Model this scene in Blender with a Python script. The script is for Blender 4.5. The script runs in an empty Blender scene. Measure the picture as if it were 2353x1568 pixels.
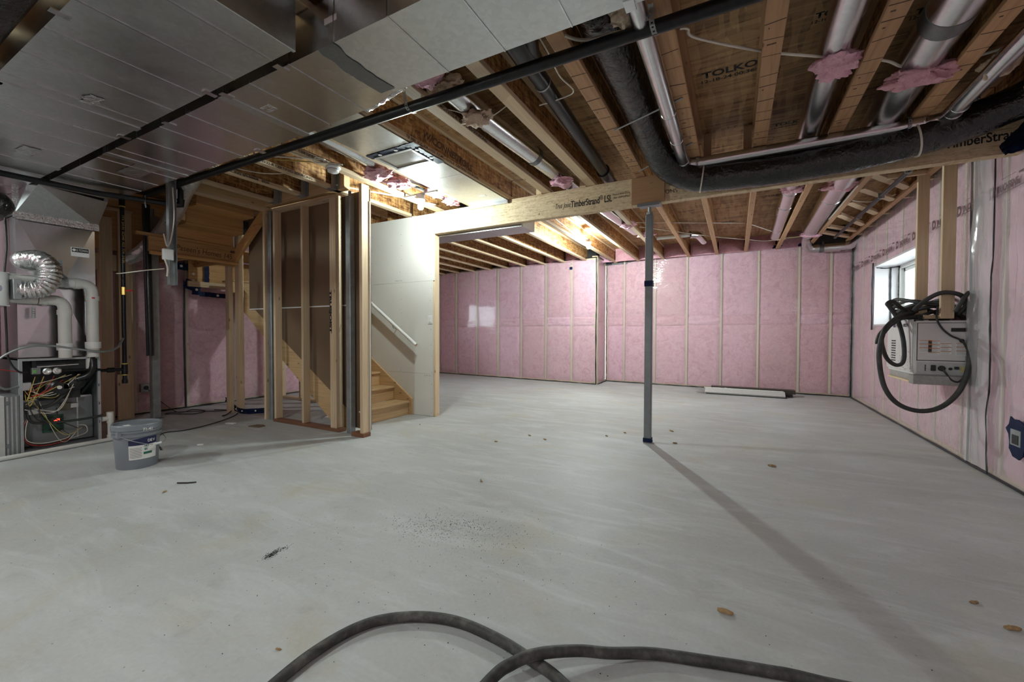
import bpy, math, random
from mathutils import Vector, Matrix, noise as mn
rng = random.Random(7)
SC = bpy.context.scene
COL = SC.collection

# ------------------------------------------------------------------ camera
F_PX, YAW, PITCH, ROLL, CAMH = 954.755, -0.493134534, 0.0205727757, 0.00197369, 1.2
cam_d = bpy.data.cameras.new('camera'); cam_d.sensor_width = 36.0; cam_d.lens = F_PX / 2353 * 36.0
cam_d.clip_start = 0.02; cam_d.clip_end = 200
cam = bpy.data.objects.new('camera', cam_d); COL.objects.link(cam)
_r = (Matrix(((math.cos(ROLL), -math.sin(ROLL), 0), (math.sin(ROLL), math.cos(ROLL), 0), (0, 0, 1))) @
      Matrix(((1, 0, 0), (0, math.cos(PITCH), -math.sin(PITCH)), (0, math.sin(PITCH), math.cos(PITCH)))) @
      Matrix(((1, 0, 0), (0, 0, -1), (0, 1, 0))) @
      Matrix(((math.cos(YAW), -math.sin(YAW), 0), (math.sin(YAW), math.cos(YAW), 0), (0, 0, 1))))
_R = Matrix((_r[0], -_r[1], -_r[2])).transposed()
cam.matrix_world = Matrix.Translation((0, 0, CAMH)) @ _R.to_4x4()
SC.camera = cam

# ------------------------------------------------------------------ world (daylight outside the window), exposure
w = bpy.data.worlds.new('daylight'); SC.world = w; w.use_nodes = True
w.node_tree.nodes['Background'].inputs[0].default_value = (0.86, 0.93, 1.0, 1)
w.node_tree.nodes['Background'].inputs[1].default_value = 10.0
BULB_POWER = {'stair': 88, 'far': 255, 'near': 106, 'furnace': 88, 'right': 52}  # the right entry powers an added fill bulb
SC.view_settings.view_transform = 'Standard'; SC.view_settings.look = 'None'
SC.view_settings.exposure = 0.0; SC.view_settings.gamma = 1.0; SC.view_settings.use_curve_mapping = False
cy = SC.cycles
cy.use_denoising = True; cy.max_bounces = 6; cy.diffuse_bounces = 4; cy.glossy_bounces = 3
cy.transmission_bounces = 4; cy.transparent_max_bounces = 7; cy.use_adaptive_sampling = True; cy.adaptive_threshold = 0.1
cy.sample_clamp_indirect = 4.0; cy.caustics_reflective = False; cy.caustics_refractive = False

# ------------------------------------------------------------------ helpers
class MB:
    def __init__(s): s.v = []; s.f = []; s.mi = []
    def add(s, vs, fs, m=0):
        o = len(s.v); s.v += [tuple(x) for x in vs]; s.f += [tuple(i + o for i in f) for f in fs]; s.mi += [m] * len(fs); return s
    def box(s, x0, x1, y0, y1, z0, z1, m=0):
        v = [(x, y, z) for z in (z0, z1) for y in (y0, y1) for x in (x0, x1)]
        return s.add(v, [(0, 2, 3, 1), (4, 5, 7, 6), (0, 1, 5, 4), (2, 6, 7, 3), (0, 4, 6, 2), (1, 3, 7, 5)], m)
    def cbox(s, x0, x1, y0, y1, z0, z1, c=0.004, m=0):
        """box with chamfered edges"""
        vs = []; idx = {}
        for i, (x, sx) in enumerate(((x0, 1), (x1, -1))):
            for j, (y, sy) in enumerate(((y0, 1), (y1, -1))):
                for k, (z, sz) in enumerate(((z0, 1), (z1, -1))):
                    for a in range(3):
                        idx[i, j, k, a] = len(vs)
                        p = [x + sx * c, y + sy * c, z + sz * c]; p[a] = (x, y, z)[a]; vs.append(p)
        I = lambda i, j, k, a: idx[i, j, k, a]
        f = []
        for e in (0, 1):
            q = [I(e, 0, 0, 0), I(e, 1, 0, 0), I(e, 1, 1, 0), I(e, 0, 1, 0)]; f.append(q if e else q[::-1])
            q = [I(0, e, 0, 1), I(1, e, 0, 1), I(1, e, 1, 1), I(0, e, 1, 1)]; f.append(q[::-1] if e else q)
            q = [I(0, 0, e, 2), I(1, 0, e, 2), I(1, 1, e, 2), I(0, 1, e, 2)]; f.append(q if e else q[::-1])
        for p in (0, 1):
            for q in (0, 1):
                f.append([I(p, q, 0, 0), I(p, q, 1, 0), I(p, q, 1, 1), I(p, q, 0, 1)])
                f.append([I(p, 0, q, 0), I(p, 1, q, 0), I(p, 1, q, 2), I(p, 0, q, 2)])
                f.append([I(0, p, q, 1), I(1, p, q, 1), I(1, p, q, 2), I(0, p, q, 2)])
        for i in (0, 1):
            for j in (0, 1):
                for k in (0, 1): f.append([I(i, j, k, 0), I(i, j, k, 1), I(i, j, k, 2)])
        return s.add(vs, f, m)
    def bar(s, p0, p1, wd, ht, up=(0, 0, 1), m=0):
        p0 = Vector(p0); p1 = Vector(p1); d = (p1 - p0).normalized(); up = Vector(up)
        x = d.cross(up).normalized(); u = x.cross(d).normalized()
        v = [p + x * a * wd / 2 + u * b * ht / 2 for p in (p0, p1) for a, b in ((-1, -1), (1, -1), (1, 1), (-1, 1))]
        return s.add(v, [(3, 2, 1, 0), (4, 5, 6, 7), (0, 1, 5, 4), (1, 2, 6, 5), (2, 3, 7, 6), (3, 0, 4, 7)], m)
    def tube(s, path, r, n=10, caps=True, closed=False, m=0):
        P = [Vector(p) for p in path]; N = len(P)
        rf = r if callable(r) else (lambda t: r)
        T = []
        for i in range(N):
            a = P[(i - 1) % N] if (i > 0 or closed) else P[i]; b = P[(i + 1) % N] if (i < N - 1 or closed) else P[i]
            t = b - a; T.append(t.normalized() if t.length > 1e-9 else Vector((0, 0, 1)))
        u = T[0].orthogonal().normalized(); vs = []
        for i in range(N):
            u = (u - T[i] * u.dot(T[i])).normalized(); w_ = T[i].cross(u); rr = rf(i / max(N - 1, 1))
            for k in range(n):
                a = 2 * math.pi * k / n; vs.append(P[i] + (u * math.cos(a) + w_ * math.sin(a)) * rr)
        fs = []
        for i in range(N if closed else N - 1):
            j = (i + 1) % N
            for k in range(n): fs.append((i * n + k, i * n + (k + 1) % n, j * n + (k + 1) % n, j * n + k))
        if caps and not closed: fs += [tuple(range(n))[::-1], tuple(range((N - 1) * n, N * n))]
        return s.add(vs, fs, m)
    def cyl(s, p0, p1, r, n=14, m=0): return s.tube([p0, p1], r, n, True, False, m)
    def lathe(s, prof, c=(0, 0, 0), n=28, ax=(0, 0, 1), m=0, caps=True):
        a = Vector(ax).normalized(); u = a.orthogonal().normalized(); w_ = a.cross(u); c = Vector(c); vs = []
        for r, z in prof:
            for k in range(n):
                t = 2 * math.pi * k / n; vs.append(c + a * z + (u * math.cos(t) + w_ * math.sin(t)) * r)
        fs = []
        for i in range(len(prof) - 1):
            for k in range(n): fs.append((i * n + k, i * n + (k + 1) % n, (i + 1) * n + (k + 1) % n, (i + 1) * n + k))
        if caps: fs += [tuple(range(n))[::-1], tuple(range((len(prof) - 1) * n, len(prof) * n))]
        return s.add(vs, fs, m)
    def prism(s, poly, ax, a0, a1, m=0):
        """poly in the other two axes (in xyz order), extruded along axis index ax"""
        def mk(p, a):
            q = list(p); q.insert(ax, a); return q
        n = len(poly); vs = [mk(p, a0) for p in poly] + [mk(p, a1) for p in poly]
        fs = [tuple(range(n)), tuple(range(n, 2 * n))[::-1]] + [(i, n + i, n + (i + 1) % n, (i + 1) % n) for i in range(n)]
        return s.add(vs, fs, m)
    def grid(s, fn, nu, nv, m=0):
        vs = [fn(i / nu, j / nv) for j in range(nv + 1) for i in range(nu + 1)]; n = nu + 1
        return s.add(vs, [(j * n + i, j * n + i + 1, (j + 1) * n + i + 1, (j + 1) * n + i) for j in range(nv) for i in range(nu)], m)
    def build(s, name, mat, parent=None, smooth=None, label=None, stuff=False, fix=True):
        me = bpy.data.meshes.new(name); me.from_pydata(s.v, [], s.f)
        mats = mat if isinstance(mat, (list, tuple)) else [mat]
        for q in mats: me.materials.append(q)
        if len(mats) > 1: me.polygons.foreach_set('material_index', s.mi)
        if fix:
            import bmesh
            bm = bmesh.new(); bm.from_mesh(me); bmesh.ops.recalc_face_normals(bm, faces=bm.faces); bm.to_mesh(me); bm.free()
        if smooth:
            me.polygons.foreach_set('use_smooth', [True] * len(me.polygons)); me.set_sharp_from_angle(angle=math.radians(smooth))
        return link(me, name, parent, label, stuff)

def link(me, name, parent=None, label=None, stuff=False):
    o = bpy.data.objects.new(name, me); COL.objects.link(o)
    if parent: attach(o, parent)
    if label: o['label'] = label
    if stuff: o['kind'] = 'stuff'
    return o
WM = {}
def attach(o, parent):
    o.parent = parent
    m = WM.get(parent.name)
    if m is not None: o.matrix_parent_inverse = m.inverted()
def tag(o, label, cat, group=None, kind=None):
    o['label'] = label; o['category'] = cat
    if group: o['group'] = group
    if kind: o['kind'] = kind
    return o
def thing(name, label, cat, loc=(0, 0, 0), group=None):
    o = bpy.data.objects.new(name, None); COL.objects.link(o); o.location = loc; o.empty_display_size = 0.1
    WM[o.name] = Matrix.Translation(loc); return tag(o, label, cat, group)
def struct(name, loc=(0, 0, 0), rz=0.0):
    o = bpy.data.objects.new(name, None); COL.objects.link(o); o.location = loc; o.rotation_euler = (0, 0, rz)
    o['kind'] = 'structure'; WM[o.name] = Matrix.Translation(loc) if not rz else None; return o
def cr(pts, n=8, closed=False):
    """Catmull-Rom through points"""
    P = [Vector(p) for p in pts]; N = len(P); out = []
    g = lambda i: P[i % N] if closed else P[max(0, min(N - 1, i))]
    for i in range(N if closed else N - 1):
        a, b, c, d = g(i - 1), g(i), g(i + 1), g(i + 2)
        for k in range(n):
            t = k / n; out.append(0.5 * ((2 * b) + (c - a) * t + (2 * a - 5 * b + 4 * c - d) * t * t + (3 * b - a - 3 * c + d) * t ** 3))
    if not closed: out.append(P[-1])
    return out
def elbow(a, b, c, r, n=6):
    """round the corner a-b-c with radius r, returns points around b"""
    a, b, c = Vector(a), Vector(b), Vector(c); u = (a - b).normalized(); v = (c - b).normalized()
    p, q = b + u * r, b + v * r
    return [p * (1 - t) ** 2 + b * 2 * t * (1 - t) + q * t * t for t in [k / n for k in range(n + 1)]]
def route(pts, r=0.06, n=5):
    out = [Vector(pts[0])]
    for i in range(1, len(pts) - 1): out += elbow(pts[i - 1], pts[i], pts[i + 1], r, n)
    return out + [Vector(pts[-1])]
def lettering(body, size, org, xd, yd, mat, parent, align='LEFT', sx=1.0, shear=0.0, lift=0.0015, name='lettering', bold=0.0, fit=None):
    cu = bpy.data.curves.new('t', 'FONT'); cu.body = body; cu.size = size; cu.align_x = align; cu.shear = shear; cu.resolution_u = 3
    cu.offset = bold; cu.fill_mode = 'BOTH'
    o = bpy.data.objects.new('t', cu); COL.objects.link(o)
    dg = bpy.context.evaluated_depsgraph_get(); me = bpy.data.meshes.new_from_object(o.evaluated_get(dg))
    bpy.data.objects.remove(o); bpy.data.curves.remove(cu)
    if fit and len(me.vertices):
        xs_ = [v_.co.x for v_ in me.vertices]; sx = fit / max(1e-6, max(xs_) - min(xs_))
    x = Vector(xd).normalized(); y = Vector(yd).normalized(); z = x.cross(y)
    m = Matrix((x * sx, y, z)).transposed().to_4x4(); m.translation = Vector(org) + z * lift
    me.transform(m); me.materials.clear(); me.materials.append(mat); me.name = name
    return link(me, name, parent)

# ------------------------------------------------------------------ materials
MATS = {}
class N:
    def __init__(s, name):
        s.m = bpy.data.materials.new(name); s.m.use_nodes = True; s.nt = s.m.node_tree; s.b = s.nt.nodes['Principled BSDF']
        s.out = s.nt.nodes['Material Output']; s._tc = None
    def n(s, t, **k):
        q = s.nt.nodes.new(t)
        for a, v in k.items(): setattr(q, a, v)
        return q
    def l(s, a, b): s.nt.links.new(a, b); return s
    def co(s):
        if not s._tc: s._tc = s.n('ShaderNodeTexCoord')
        return s._tc.outputs['Object']
    def mp(s, sc=(1, 1, 1), rot=(0, 0, 0), vec=None, loc=None):
        q = s.n('ShaderNodeMapping'); q.inputs['Scale'].default_value = sc; q.inputs['Rotation'].default_value = rot
        s.l(vec or s.co(), q.inputs['Vector'])
        if loc is not None: s.l(loc, q.inputs['Location'])
        return q.outputs[0]
    def rnd(s):
        q = s.n('ShaderNodeObjectInfo'); return q.outputs['Random']
    def noise(s, scale, detail=3, vec=None, rough=0.55, dist=0.0):
        q = s.n('ShaderNodeTexNoise'); q.inputs['Scale'].default_value = scale; q.inputs['Detail'].default_value = detail
        q.inputs['Roughness'].default_value = rough; q.inputs['Distortion'].default_value = dist
        s.l(vec or s.co(), q.inputs['Vector']); return q.outputs['Fac']
    def vor(s, scale, vec=None, feat='F1', out='Distance', rand=1.0):
        q = s.n('ShaderNodeTexVoronoi', feature=feat); q.inputs['Scale'].default_value = scale; q.inputs['Randomness'].default_value = rand
        s.l(vec or s.co(), q.inputs['Vector']); return q.outputs[out]
    def ramp(s, fac, stops):
        q = s.n('ShaderNodeValToRGB'); e = q.color_ramp.elements
        while len(e) > 1: e.remove(e[0])
        e[0].position = stops[0][0]; e[0].color = c4(stops[0][1])
        for p, c in stops[1:]:
            k = e.new(p); k.color = c4(c)
        s.l(fac, q.inputs[0]); return q.outputs[0]
    def mix(s, fac, a, b, mode='MIX'):
        q = s.n('ShaderNodeMix', data_type='RGBA', blend_type=mode)
        for i, x in ((0, fac), (6, a), (7, b)):
            if isinstance(x, bpy.types.NodeSocket): s.l(x, q.inputs[i])
            else: q.inputs[i].default_value = x if i == 0 else c4(x)
        return q.outputs[2]
    def math(s, op, a, b=0.5):
        q = s.n('ShaderNodeMath', operation=op)
        for i, x in enumerate((a, b)):
            if isinstance(x, bpy.types.NodeSocket): s.l(x, q.inputs[i])
            else: q.inputs[i].default_value = x
        return q.outputs[0]
    def bump(s, hgt, strength=0.3, dist=0.01):
        q = s.n('ShaderNodeBump'); q.inputs['Strength'].default_value = strength; q.inputs['Distance'].default_value = dist
        s.l(hgt, q.inputs['Height']); s.l(q.outputs[0], s.b.inputs['Normal']); return q.outputs[0]
    def set(s, col=None, rough=None, metal=None, **k):
        for nm, x in (('Base Color', col), ('Roughness', rough), ('Metallic', metal)):
            if x is None: continue
            if isinstance(x, bpy.types.NodeSocket): s.l(x, s.b.inputs[nm])
            else: s.b.inputs[nm].default_value = c4(x) if nm == 'Base Color' else x
        for a, v in k.items(): s.b.inputs[a.replace('_', ' ')].default_value = v
        return s
def c4(c): return (c, c, c, 1) if isinstance(c, (int, float)) else (tuple(c) + (1,))[:4]
def srgb(r, g, b):
    f = lambda x: (x / 255 / 12.92) if x / 255 <= 0.04045 else ((x / 255 + 0.055) / 1.055) ** 2.4
    return (f(r), f(g), f(b))
def plain(name, col, rough=0.5, metal=0.0, var=0.12, scale=30, bmp=0.0, **k):
    n = N(name); f = n.noise(scale, 3)
    dk = tuple(x * (1 - var) for x in col); lt = tuple(min(1, x * (1 + var)) for x in col)
    n.set(n.ramp(f, [(0.3, dk), (0.7, lt)]), rough, metal, **k)
    if bmp: n.bump(f, bmp, 0.004)
    MATS[name] = n.m; return n.m
def lumber(name, ax, base, dark, knot=True, rough=0.65):
    n = N(name); sc = [26, 26, 26]; sc[ax] = 1.1
    off = n.n('ShaderNodeCombineXYZ'); r = n.math('MULTIPLY', n.rnd(), 37.0)
    for i in range(3): n.l(r, off.inputs[i])
    v = n.mp(tuple(sc), loc=off.outputs[0]); g = n.noise(1.0, 4, v, 0.6, 1.2)
    v2 = n.mp(tuple(x * (2.2 if i != ax else 2.5) for i, x in enumerate(sc)), loc=off.outputs[0]); g2 = n.noise(1.0, 2, v2)
    col = n.ramp(g, [(0.25, dark), (0.48, base), (0.75, tuple(min(1, x * 1.12) for x in base))])
    col = n.mix(0.35, col, n.ramp(g2, [(0.3, dark), (0.6, base)]))
    if knot:
        sk = [7, 7, 7]; sk[ax] = 3.0
        d = n.vor(1.0, n.mp(tuple(sk), loc=off.outputs[0])); col = n.mix(n.ramp(d, [(0.035, 0.85), (0.10, 0.0)]), col, tuple(x * 0.35 for x in dark))
    t = n.ramp(n.rnd(), [(0, (0.82, 0.80, 0.78)), (1, (1.1, 1.08, 1.04))]); col = n.mix(1.0, col, t, 'MULTIPLY')
    n.set(col, rough); n.bump(g2, 0.12, 0.002); MATS[name] = n.m; return n.m
PINE = ((0.68, 0.53, 0.355), (0.53, 0.37, 0.22))
WOOD = [lumber('pine_' + 'xyz'[a], a, *PINE) for a in range(3)]
HAZED = lumber('film_hazed_stud', 2, (0.76, 0.66, 0.52), (0.62, 0.50, 0.36))  # wall-stud pine with the film's pale haze mixed into its colour
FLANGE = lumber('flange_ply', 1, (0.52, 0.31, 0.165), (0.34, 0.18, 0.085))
OLDW = [lumber('stair_pine_' + 'xyz'[a], a, (0.64, 0.44, 0.235), (0.44, 0.26, 0.115)) for a in range(3)]
ORW = [lumber('orange_pine_' + 'xyz'[a], a, (0.58, 0.34, 0.14), (0.38, 0.19, 0.065)) for a in range(3)]
DARKW = lumber('treated_plate', 0, (0.20, 0.085, 0.045), (0.10, 0.04, 0.02))

def osb(name, tones, sc=(9, 26, 26), sc2=None, rot=0.35):
    n = N(name)
    cells = n.vor(1.0, n.mp(sc, (rot, 0.1, 0.35)), out='Color')
    cells2 = n.vor(1.0, n.mp(sc2 or (sc[1] * 0.8, sc[0] * 1.2, sc[2] * 0.7), (-rot, 0.2, -0.5)), out='Color')
    f1 = n.n('ShaderNodeSeparateColor'); n.l(cells, f1.inputs[0]); f2 = n.n('ShaderNodeSeparateColor'); n.l(cells2, f2.inputs[0])
    f = n.mix(0.45, f1.outputs[0], f2.outputs[1]); fine = n.noise(1.0, 4, n.mp((sc[0] * 3, sc[1] * 4, sc[2] * 4)), 0.65)
    f = n.mix(0.3, f, fine)
    col = n.ramp(f, [(0.2, tones[0]), (0.42, tones[1]), (0.6, tones[2]), (0.8, tones[3])])
    n.set(col, 0.62); n.bump(f, 0.25, 0.004); MATS[name] = n.m; return n.m
OSB_CEIL = osb('osb_ceiling', [(0.19, 0.10, 0.042), (0.40, 0.235, 0.105), (0.48, 0.29, 0.135), (0.57, 0.37, 0.18)], (3.2, 34, 20))
OSB_WEB = osb('osb_web', [(0.10, 0.04, 0.012), (0.30, 0.135, 0.042), (0.42, 0.22, 0.075), (0.58, 0.36, 0.15)], (20, 10, 52), (20, 48, 13), 0.6)
LSL = osb('lsl_beam', [(0.46, 0.33, 0.18), (0.64, 0.50, 0.31), (0.68, 0.54, 0.34), (0.74, 0.61, 0.41)], (10, 48, 84))
PLY = lumber('splice_ply', 0, (0.42, 0.25, 0.13), (0.33, 0.18, 0.085))

def concrete():
    n = N('concrete'); a = n.noise(0.9, 5, None, 0.6, 0.6); b = n.noise(0.35, 3, n.mp((1, 2.2, 1), (0, 0, 0.5)), 0.5, 0.4)
    sw = n.noise(1.0, 5, n.mp((1.6, 6.5, 1), (0, 0, -0.45)), 0.65, 0.8); fine = n.noise(55, 4); peb = n.noise(9, 4)
    col = n.ramp(a, [(0.3, (0.35, 0.355, 0.345)), (0.5, (0.455, 0.46, 0.45)), (0.7, (0.56, 0.57, 0.57))])
    col = n.mix(0.5, col, n.ramp(b, [(0.36, (0.375, 0.38, 0.37)), (0.64, (0.56, 0.57, 0.57))]))
    col = n.mix(n.ramp(sw, [(0.48, 0.0), (0.70, 0.55)]), col, (0.64, 0.66, 0.66))
    col = n.mix(n.ramp(n.noise(1.6, 3, None, 0.6, 0.5), [(0.55, 0.0), (0.76, 0.55)]), col, (0.47, 0.42, 0.29))       # tan stains
    col = n.mix(n.ramp(peb, [(0.58, 0.0), (0.72, 0.30)]), col, (0.33, 0.33, 0.315))
    col = n.mix(0.06, col, n.ramp(fine, [(0.35, 0.2), (0.65, 0.75)]))
    sp = n.vor(26); mask = n.ramp(n.noise(1.1, 2), [(0.45, 0.0), (0.62, 1.0)])
    d = n.math('MULTIPLY', n.ramp(sp, [(0.035, 1.0), (0.06, 0.0)]), mask); col = n.mix(d, col, (0.07, 0.065, 0.055))
    sp2 = n.vor(11, n.mp((1, 1, 1), loc=None)); col = n.mix(n.math('MULTIPLY', n.ramp(sp2, [(0.03, 0.8), (0.05, 0.0)]), 0.8), col, (0.16, 0.12, 0.07))
    n.set(col, n.ramp(a, [(0.3, 0.5), (0.7, 0.64)])); n.bump(n.mix(0.4, peb, fine), 0.05, 0.004); MATS['concrete'] = n.m; return n.m
CONC = concrete()

def pink(name, base):
    n = N(name); off = n.n('ShaderNodeCombineXYZ'); r = n.math('MULTIPLY', n.rnd(), 41.0)
    for i in range(3): n.l(r, off.inputs[i])
    v = n.mp((1, 1, 1), loc=off.outputs[0])
    a = n.noise(6.5, 5, v, 0.6, 1.6); b = n.noise(30, 4, v, 0.7, 2.0); c = n.noise(1.7, 2, v)
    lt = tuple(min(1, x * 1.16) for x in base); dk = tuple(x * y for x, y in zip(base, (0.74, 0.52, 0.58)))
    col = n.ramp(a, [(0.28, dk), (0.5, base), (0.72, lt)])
    col = n.mix(0.45, col, n.ramp(b, [(0.36, dk), (0.60, lt)]))
    col = n.mix(n.ramp(c, [(0.5, 0.0), (0.75, 0.35)]), col, tuple(x * y for x, y in zip(base, (1.0, 1.18, 1.0))))
    t = n.ramp(n.rnd(), [(0, (0.93, 0.88, 0.86)), (0.5, (1.0, 1.0, 1.0)), (1, (1.05, 1.06, 1.12))]); col = n.mix(1.0, col, t, 'MULTIPLY')
    n.set(col, 0.9); n.bump(n.mix(0.4, a, b), 0.7, 0.03); MATS[name] = n.m; return n.m
PINK = pink('pink_fibreglass', (0.83, 0.50, 0.575))
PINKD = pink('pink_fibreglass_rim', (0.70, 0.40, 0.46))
TAN = pink('tan_spray_foam', (0.58, 0.46, 0.32))

def poly(name, milk, gloss, sc1, sc2, strength):
    """clear vapour-barrier film: mostly transparent, a little milky, glossy and wrinkled"""
    n = N(name); tr = n.n('ShaderNodeBsdfTransparent'); tr.inputs[0].default_value = (0.985, 0.97, 0.975, 1)
    a = n.noise(1.0, 3, n.mp(sc1, (0.0, 0.35, 0.0)), 0.55, 1.5); b = n.noise(1.0, 4, n.mp(sc2), 0.6, 2.0)
    wr = n.ramp(a, [(0.42, 0.0), (0.5, 1.0), (0.58, 0.0)]); mask = n.ramp(n.noise(0.9, 2), [(0.42, 0.12), (0.68, 1.0)])
    nrm = n.bump(n.math('MULTIPLY', n.mix(0.45, wr, b), mask), strength, 0.012)
    df = n.n('ShaderNodeBsdfDiffuse'); df.inputs[0].default_value = (0.88, 0.85, 0.88, 1)
    gl = n.n('ShaderNodeBsdfGlossy'); gl.inputs['Color'].default_value = (1, 1, 1, 1); gl.inputs['Roughness'].default_value = 0.085; n.l(nrm, gl.inputs['Normal'])
    m1 = n.n('ShaderNodeMixShader'); m1.inputs[0].default_value = milk; n.l(tr.outputs[0], m1.inputs[1]); n.l(df.outputs[0], m1.inputs[2])
    fr = n.n('ShaderNodeFresnel'); n.l(nrm, fr.inputs['Normal'])
    ge = n.n('ShaderNodeNewGeometry'); n.l(n.math('SUBTRACT', 1.5, n.math('MULTIPLY', ge.outputs['Backfacing'], 0.8333)), fr.inputs['IOR'])
    mx = n.n('ShaderNodeMixShader'); n.l(n.math('MULTIPLY', fr.outputs[0], gloss), mx.inputs[0])
    n.l(m1.outputs[0], mx.inputs[1]); n.l(gl.outputs[0], mx.inputs[2]); n.l(mx.outputs[0], n.out.inputs['Surface'])
    MATS[name] = n.m; return n.m
POLY = poly('vapour_film', 0.20, 0.8, (1.2, 1.2, 5.0), (3, 3, 2), 0.35)
POLYR = poly('vapour_film_side', 0.32, 0.8, (3.0, 1.6, 0.7), (5, 5, 1.2), 0.4)

def metal(name, col, rough, spangle=0.06, bmp=0.0, bsc=8, metalness=1.0):
    n = N(name); v = n.vor(45, out='Color'); s = n.n('ShaderNodeSeparateColor'); n.l(v, s.inputs[0]); a = n.noise(2.2, 3)
    c = n.ramp(s.outputs[0], [(0, tuple(x * (1 - spangle) for x in col)), (1, tuple(min(1, x * (1 + spangle)) for x in col))])
    n.set(c, n.ramp(a, [(0.3, rough * 0.8), (0.7, rough * 1.2)]), metalness)
    if bmp: n.bump(n.noise(bsc, 3, None, 0.6, 0.8), bmp, 0.02)
    MATS[name] = n.m; return n.m
GALV = metal('galvanised_sheet', (0.60, 0.61, 0.61), 0.36, 0.05, 0.03, 1.5)
GALVP = metal('plenum_sheet', (0.64, 0.66, 0.67), 0.17, 0.03, 0.02, 1.5)
GALVS = metal('galvanised_shiny', (0.62, 0.63, 0.63), 0.24, 0.04, 0.03, 1.5)
GALV2 = metal('galvanised_pipe', (0.66, 0.66, 0.67), 0.24, 0.05, 0.02)
GALVD = metal('duct_sealed_strip', (0.20, 0.205, 0.21), 0.45, 0.05)
FOIL = metal('foil_tape', (0.78, 0.78, 0.77), 0.22, 0.05, 0.6, 40)
STEEL = plain('primed_steel', (0.21, 0.225, 0.23), 0.42, 0.3, 0.08, 12)
STEELL = plain('galvanised_post', (0.34, 0.36, 0.36), 0.45, 0.6, 0.15, 9)
BLACKPIPE = plain('black_iron', (0.010, 0.010, 0.011), 0.36, 0, 0.5, 25, 0.15, Specular_IOR_Level=0.35)
BLACKPL = plain('black_abs', (0.014, 0.014, 0.015), 0.3, 0, 0.3, 12)
def wrapm():
    n = N('black_wrap'); a = n.noise(17, 3, None, 0.6, 1.2); b = n.noise(60, 2)
    n.set(n.ramp(b, [(0.35, (0.006, 0.006, 0.007)), (0.7, (0.018, 0.0175, 0.018))]), 0.14, Specular_IOR_Level=0.7); n.bump(n.mix(0.12, a, b), 0.7, 0.02); MATS['black_wrap'] = n.m; return n.m
WRAP = wrapm()
WHITEPL = plain('white_plastic', (0.78, 0.78, 0.76), 0.35, 0, 0.03)
PVC = plain('pvc_white', (0.66, 0.65, 0.61), 0.4, 0, 0.05, 6)
def drywall(name, col, var):
    n = N(name); a = n.noise(1.5, 4); b = n.noise(120, 2); v = n.vor(3.3)
    c = n.ramp(a, [(0.3, tuple(x * (1 - var) for x in col)), (0.7, tuple(min(1, x * (1 + var)) for x in col))])
    n.set(c, 0.8); n.bump(b, 0.06, 0.001); MATS[name] = n.m; return n.m
DRY = drywall('drywall_face', (0.71, 0.695, 0.65), 0.04)
KRAFT = drywall('drywall_back_paper', (0.175, 0.112, 0.065), 0.09)
PAPER = plain('white_paper', (0.8, 0.79, 0.76), 0.7, 0, 0.04)
INK = plain('black_ink', (0.02, 0.018, 0.017), 0.7, 0, 0.1)
INKB = plain('brown_print', (0.10, 0.045, 0.025), 0.7, 0, 0.1)
INKP = plain('film_print', (0.12, 0.06, 0.065), 0.6, 0, 0.1)
WHITEINK = plain('white_print', (0.8, 0.78, 0.72), 0.6, 0, 0.03)
SEAL = plain('acoustic_sealant', (0.015, 0.016, 0.02), 0.3, 0, 0.3, 40, 0.4)
BLUETAPE = plain('blue_sheathing_tape', (0.010, 0.018, 0.055), 0.5, 0, 0.3, 20, 0.3, Specular_IOR_Level=0.12)
RUBBER = plain('rubber_hose', (0.034, 0.034, 0.032), 0.55, 0, 0.45, 14, 0.2)
def dusty():
    n = N('dusty_hose'); a = n.noise(11, 5, None, 0.65, 0.6); b = n.noise(40, 3)
    col = n.ramp(a, [(0.36, (0.022, 0.022, 0.021)), (0.55, (0.06, 0.058, 0.052)), (0.74, (0.17, 0.165, 0.15))])
    n.set(n.mix(0.2, col, n.ramp(b, [(0.4, 0.02), (0.65, 0.16)])), 0.62); n.bump(b, 0.15, 0.003); MATS['dusty_hose'] = n.m; return n.m
DUSTY = dusty()
CABLE = plain('white_cable', (0.70, 0.65, 0.55), 0.5, 0, 0.05)
YCABLE = plain('yellow_cable', (0.52, 0.40, 0.09), 0.5, 0, 0.06)
BCABLE = plain('black_cord', (0.02, 0.018, 0.018), 0.5, 0, 0.2)
PAIL = plain('grey_pail', (0.21, 0.235, 0.26), 0.38, 0, 0.05, 5)
NAVY = plain('navy_label', (0.012, 0.018, 0.075), 0.45, 0, 0.05)
GREENL = plain('green_label', (0.02, 0.16, 0.10), 0.45, 0, 0.05)
BRASS = plain('brass', (0.62, 0.42, 0.12), 0.3, 0.9, 0.1)
RED = plain('red_plastic', (0.5, 0.03, 0.02), 0.4, 0, 0.1)
CHIPW = lumber('chip_wood', 0, (0.38, 0.25, 0.125), (0.20, 0.12, 0.05), False)
CARTON = plain('brown_carton', (0.055, 0.042, 0.034), 0.5, 0, 0.1)
CABW = plain('machine_white', (0.66, 0.635, 0.62), 0.45, 0, 0.07, 5)
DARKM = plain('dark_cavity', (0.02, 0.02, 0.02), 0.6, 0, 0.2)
ORANGE = plain('warning_orange', (0.55, 0.16, 0.03), 0.5, 0, 0.1)
PCB = plain('circuit_green', (0.02, 0.10, 0.055), 0.4, 0, 0.2, 60)
def emit(name, col, st):
    n = N(name); e = n.n('ShaderNodeEmission'); e.inputs[0].default_value = c4(col); e.inputs[1].default_value = st
    n.l(e.outputs[0], n.out.inputs['Surface']); MATS[name] = n.m; return n.m
LED = emit('red_digits', (1, 0.06, 0.03), 4)
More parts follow.
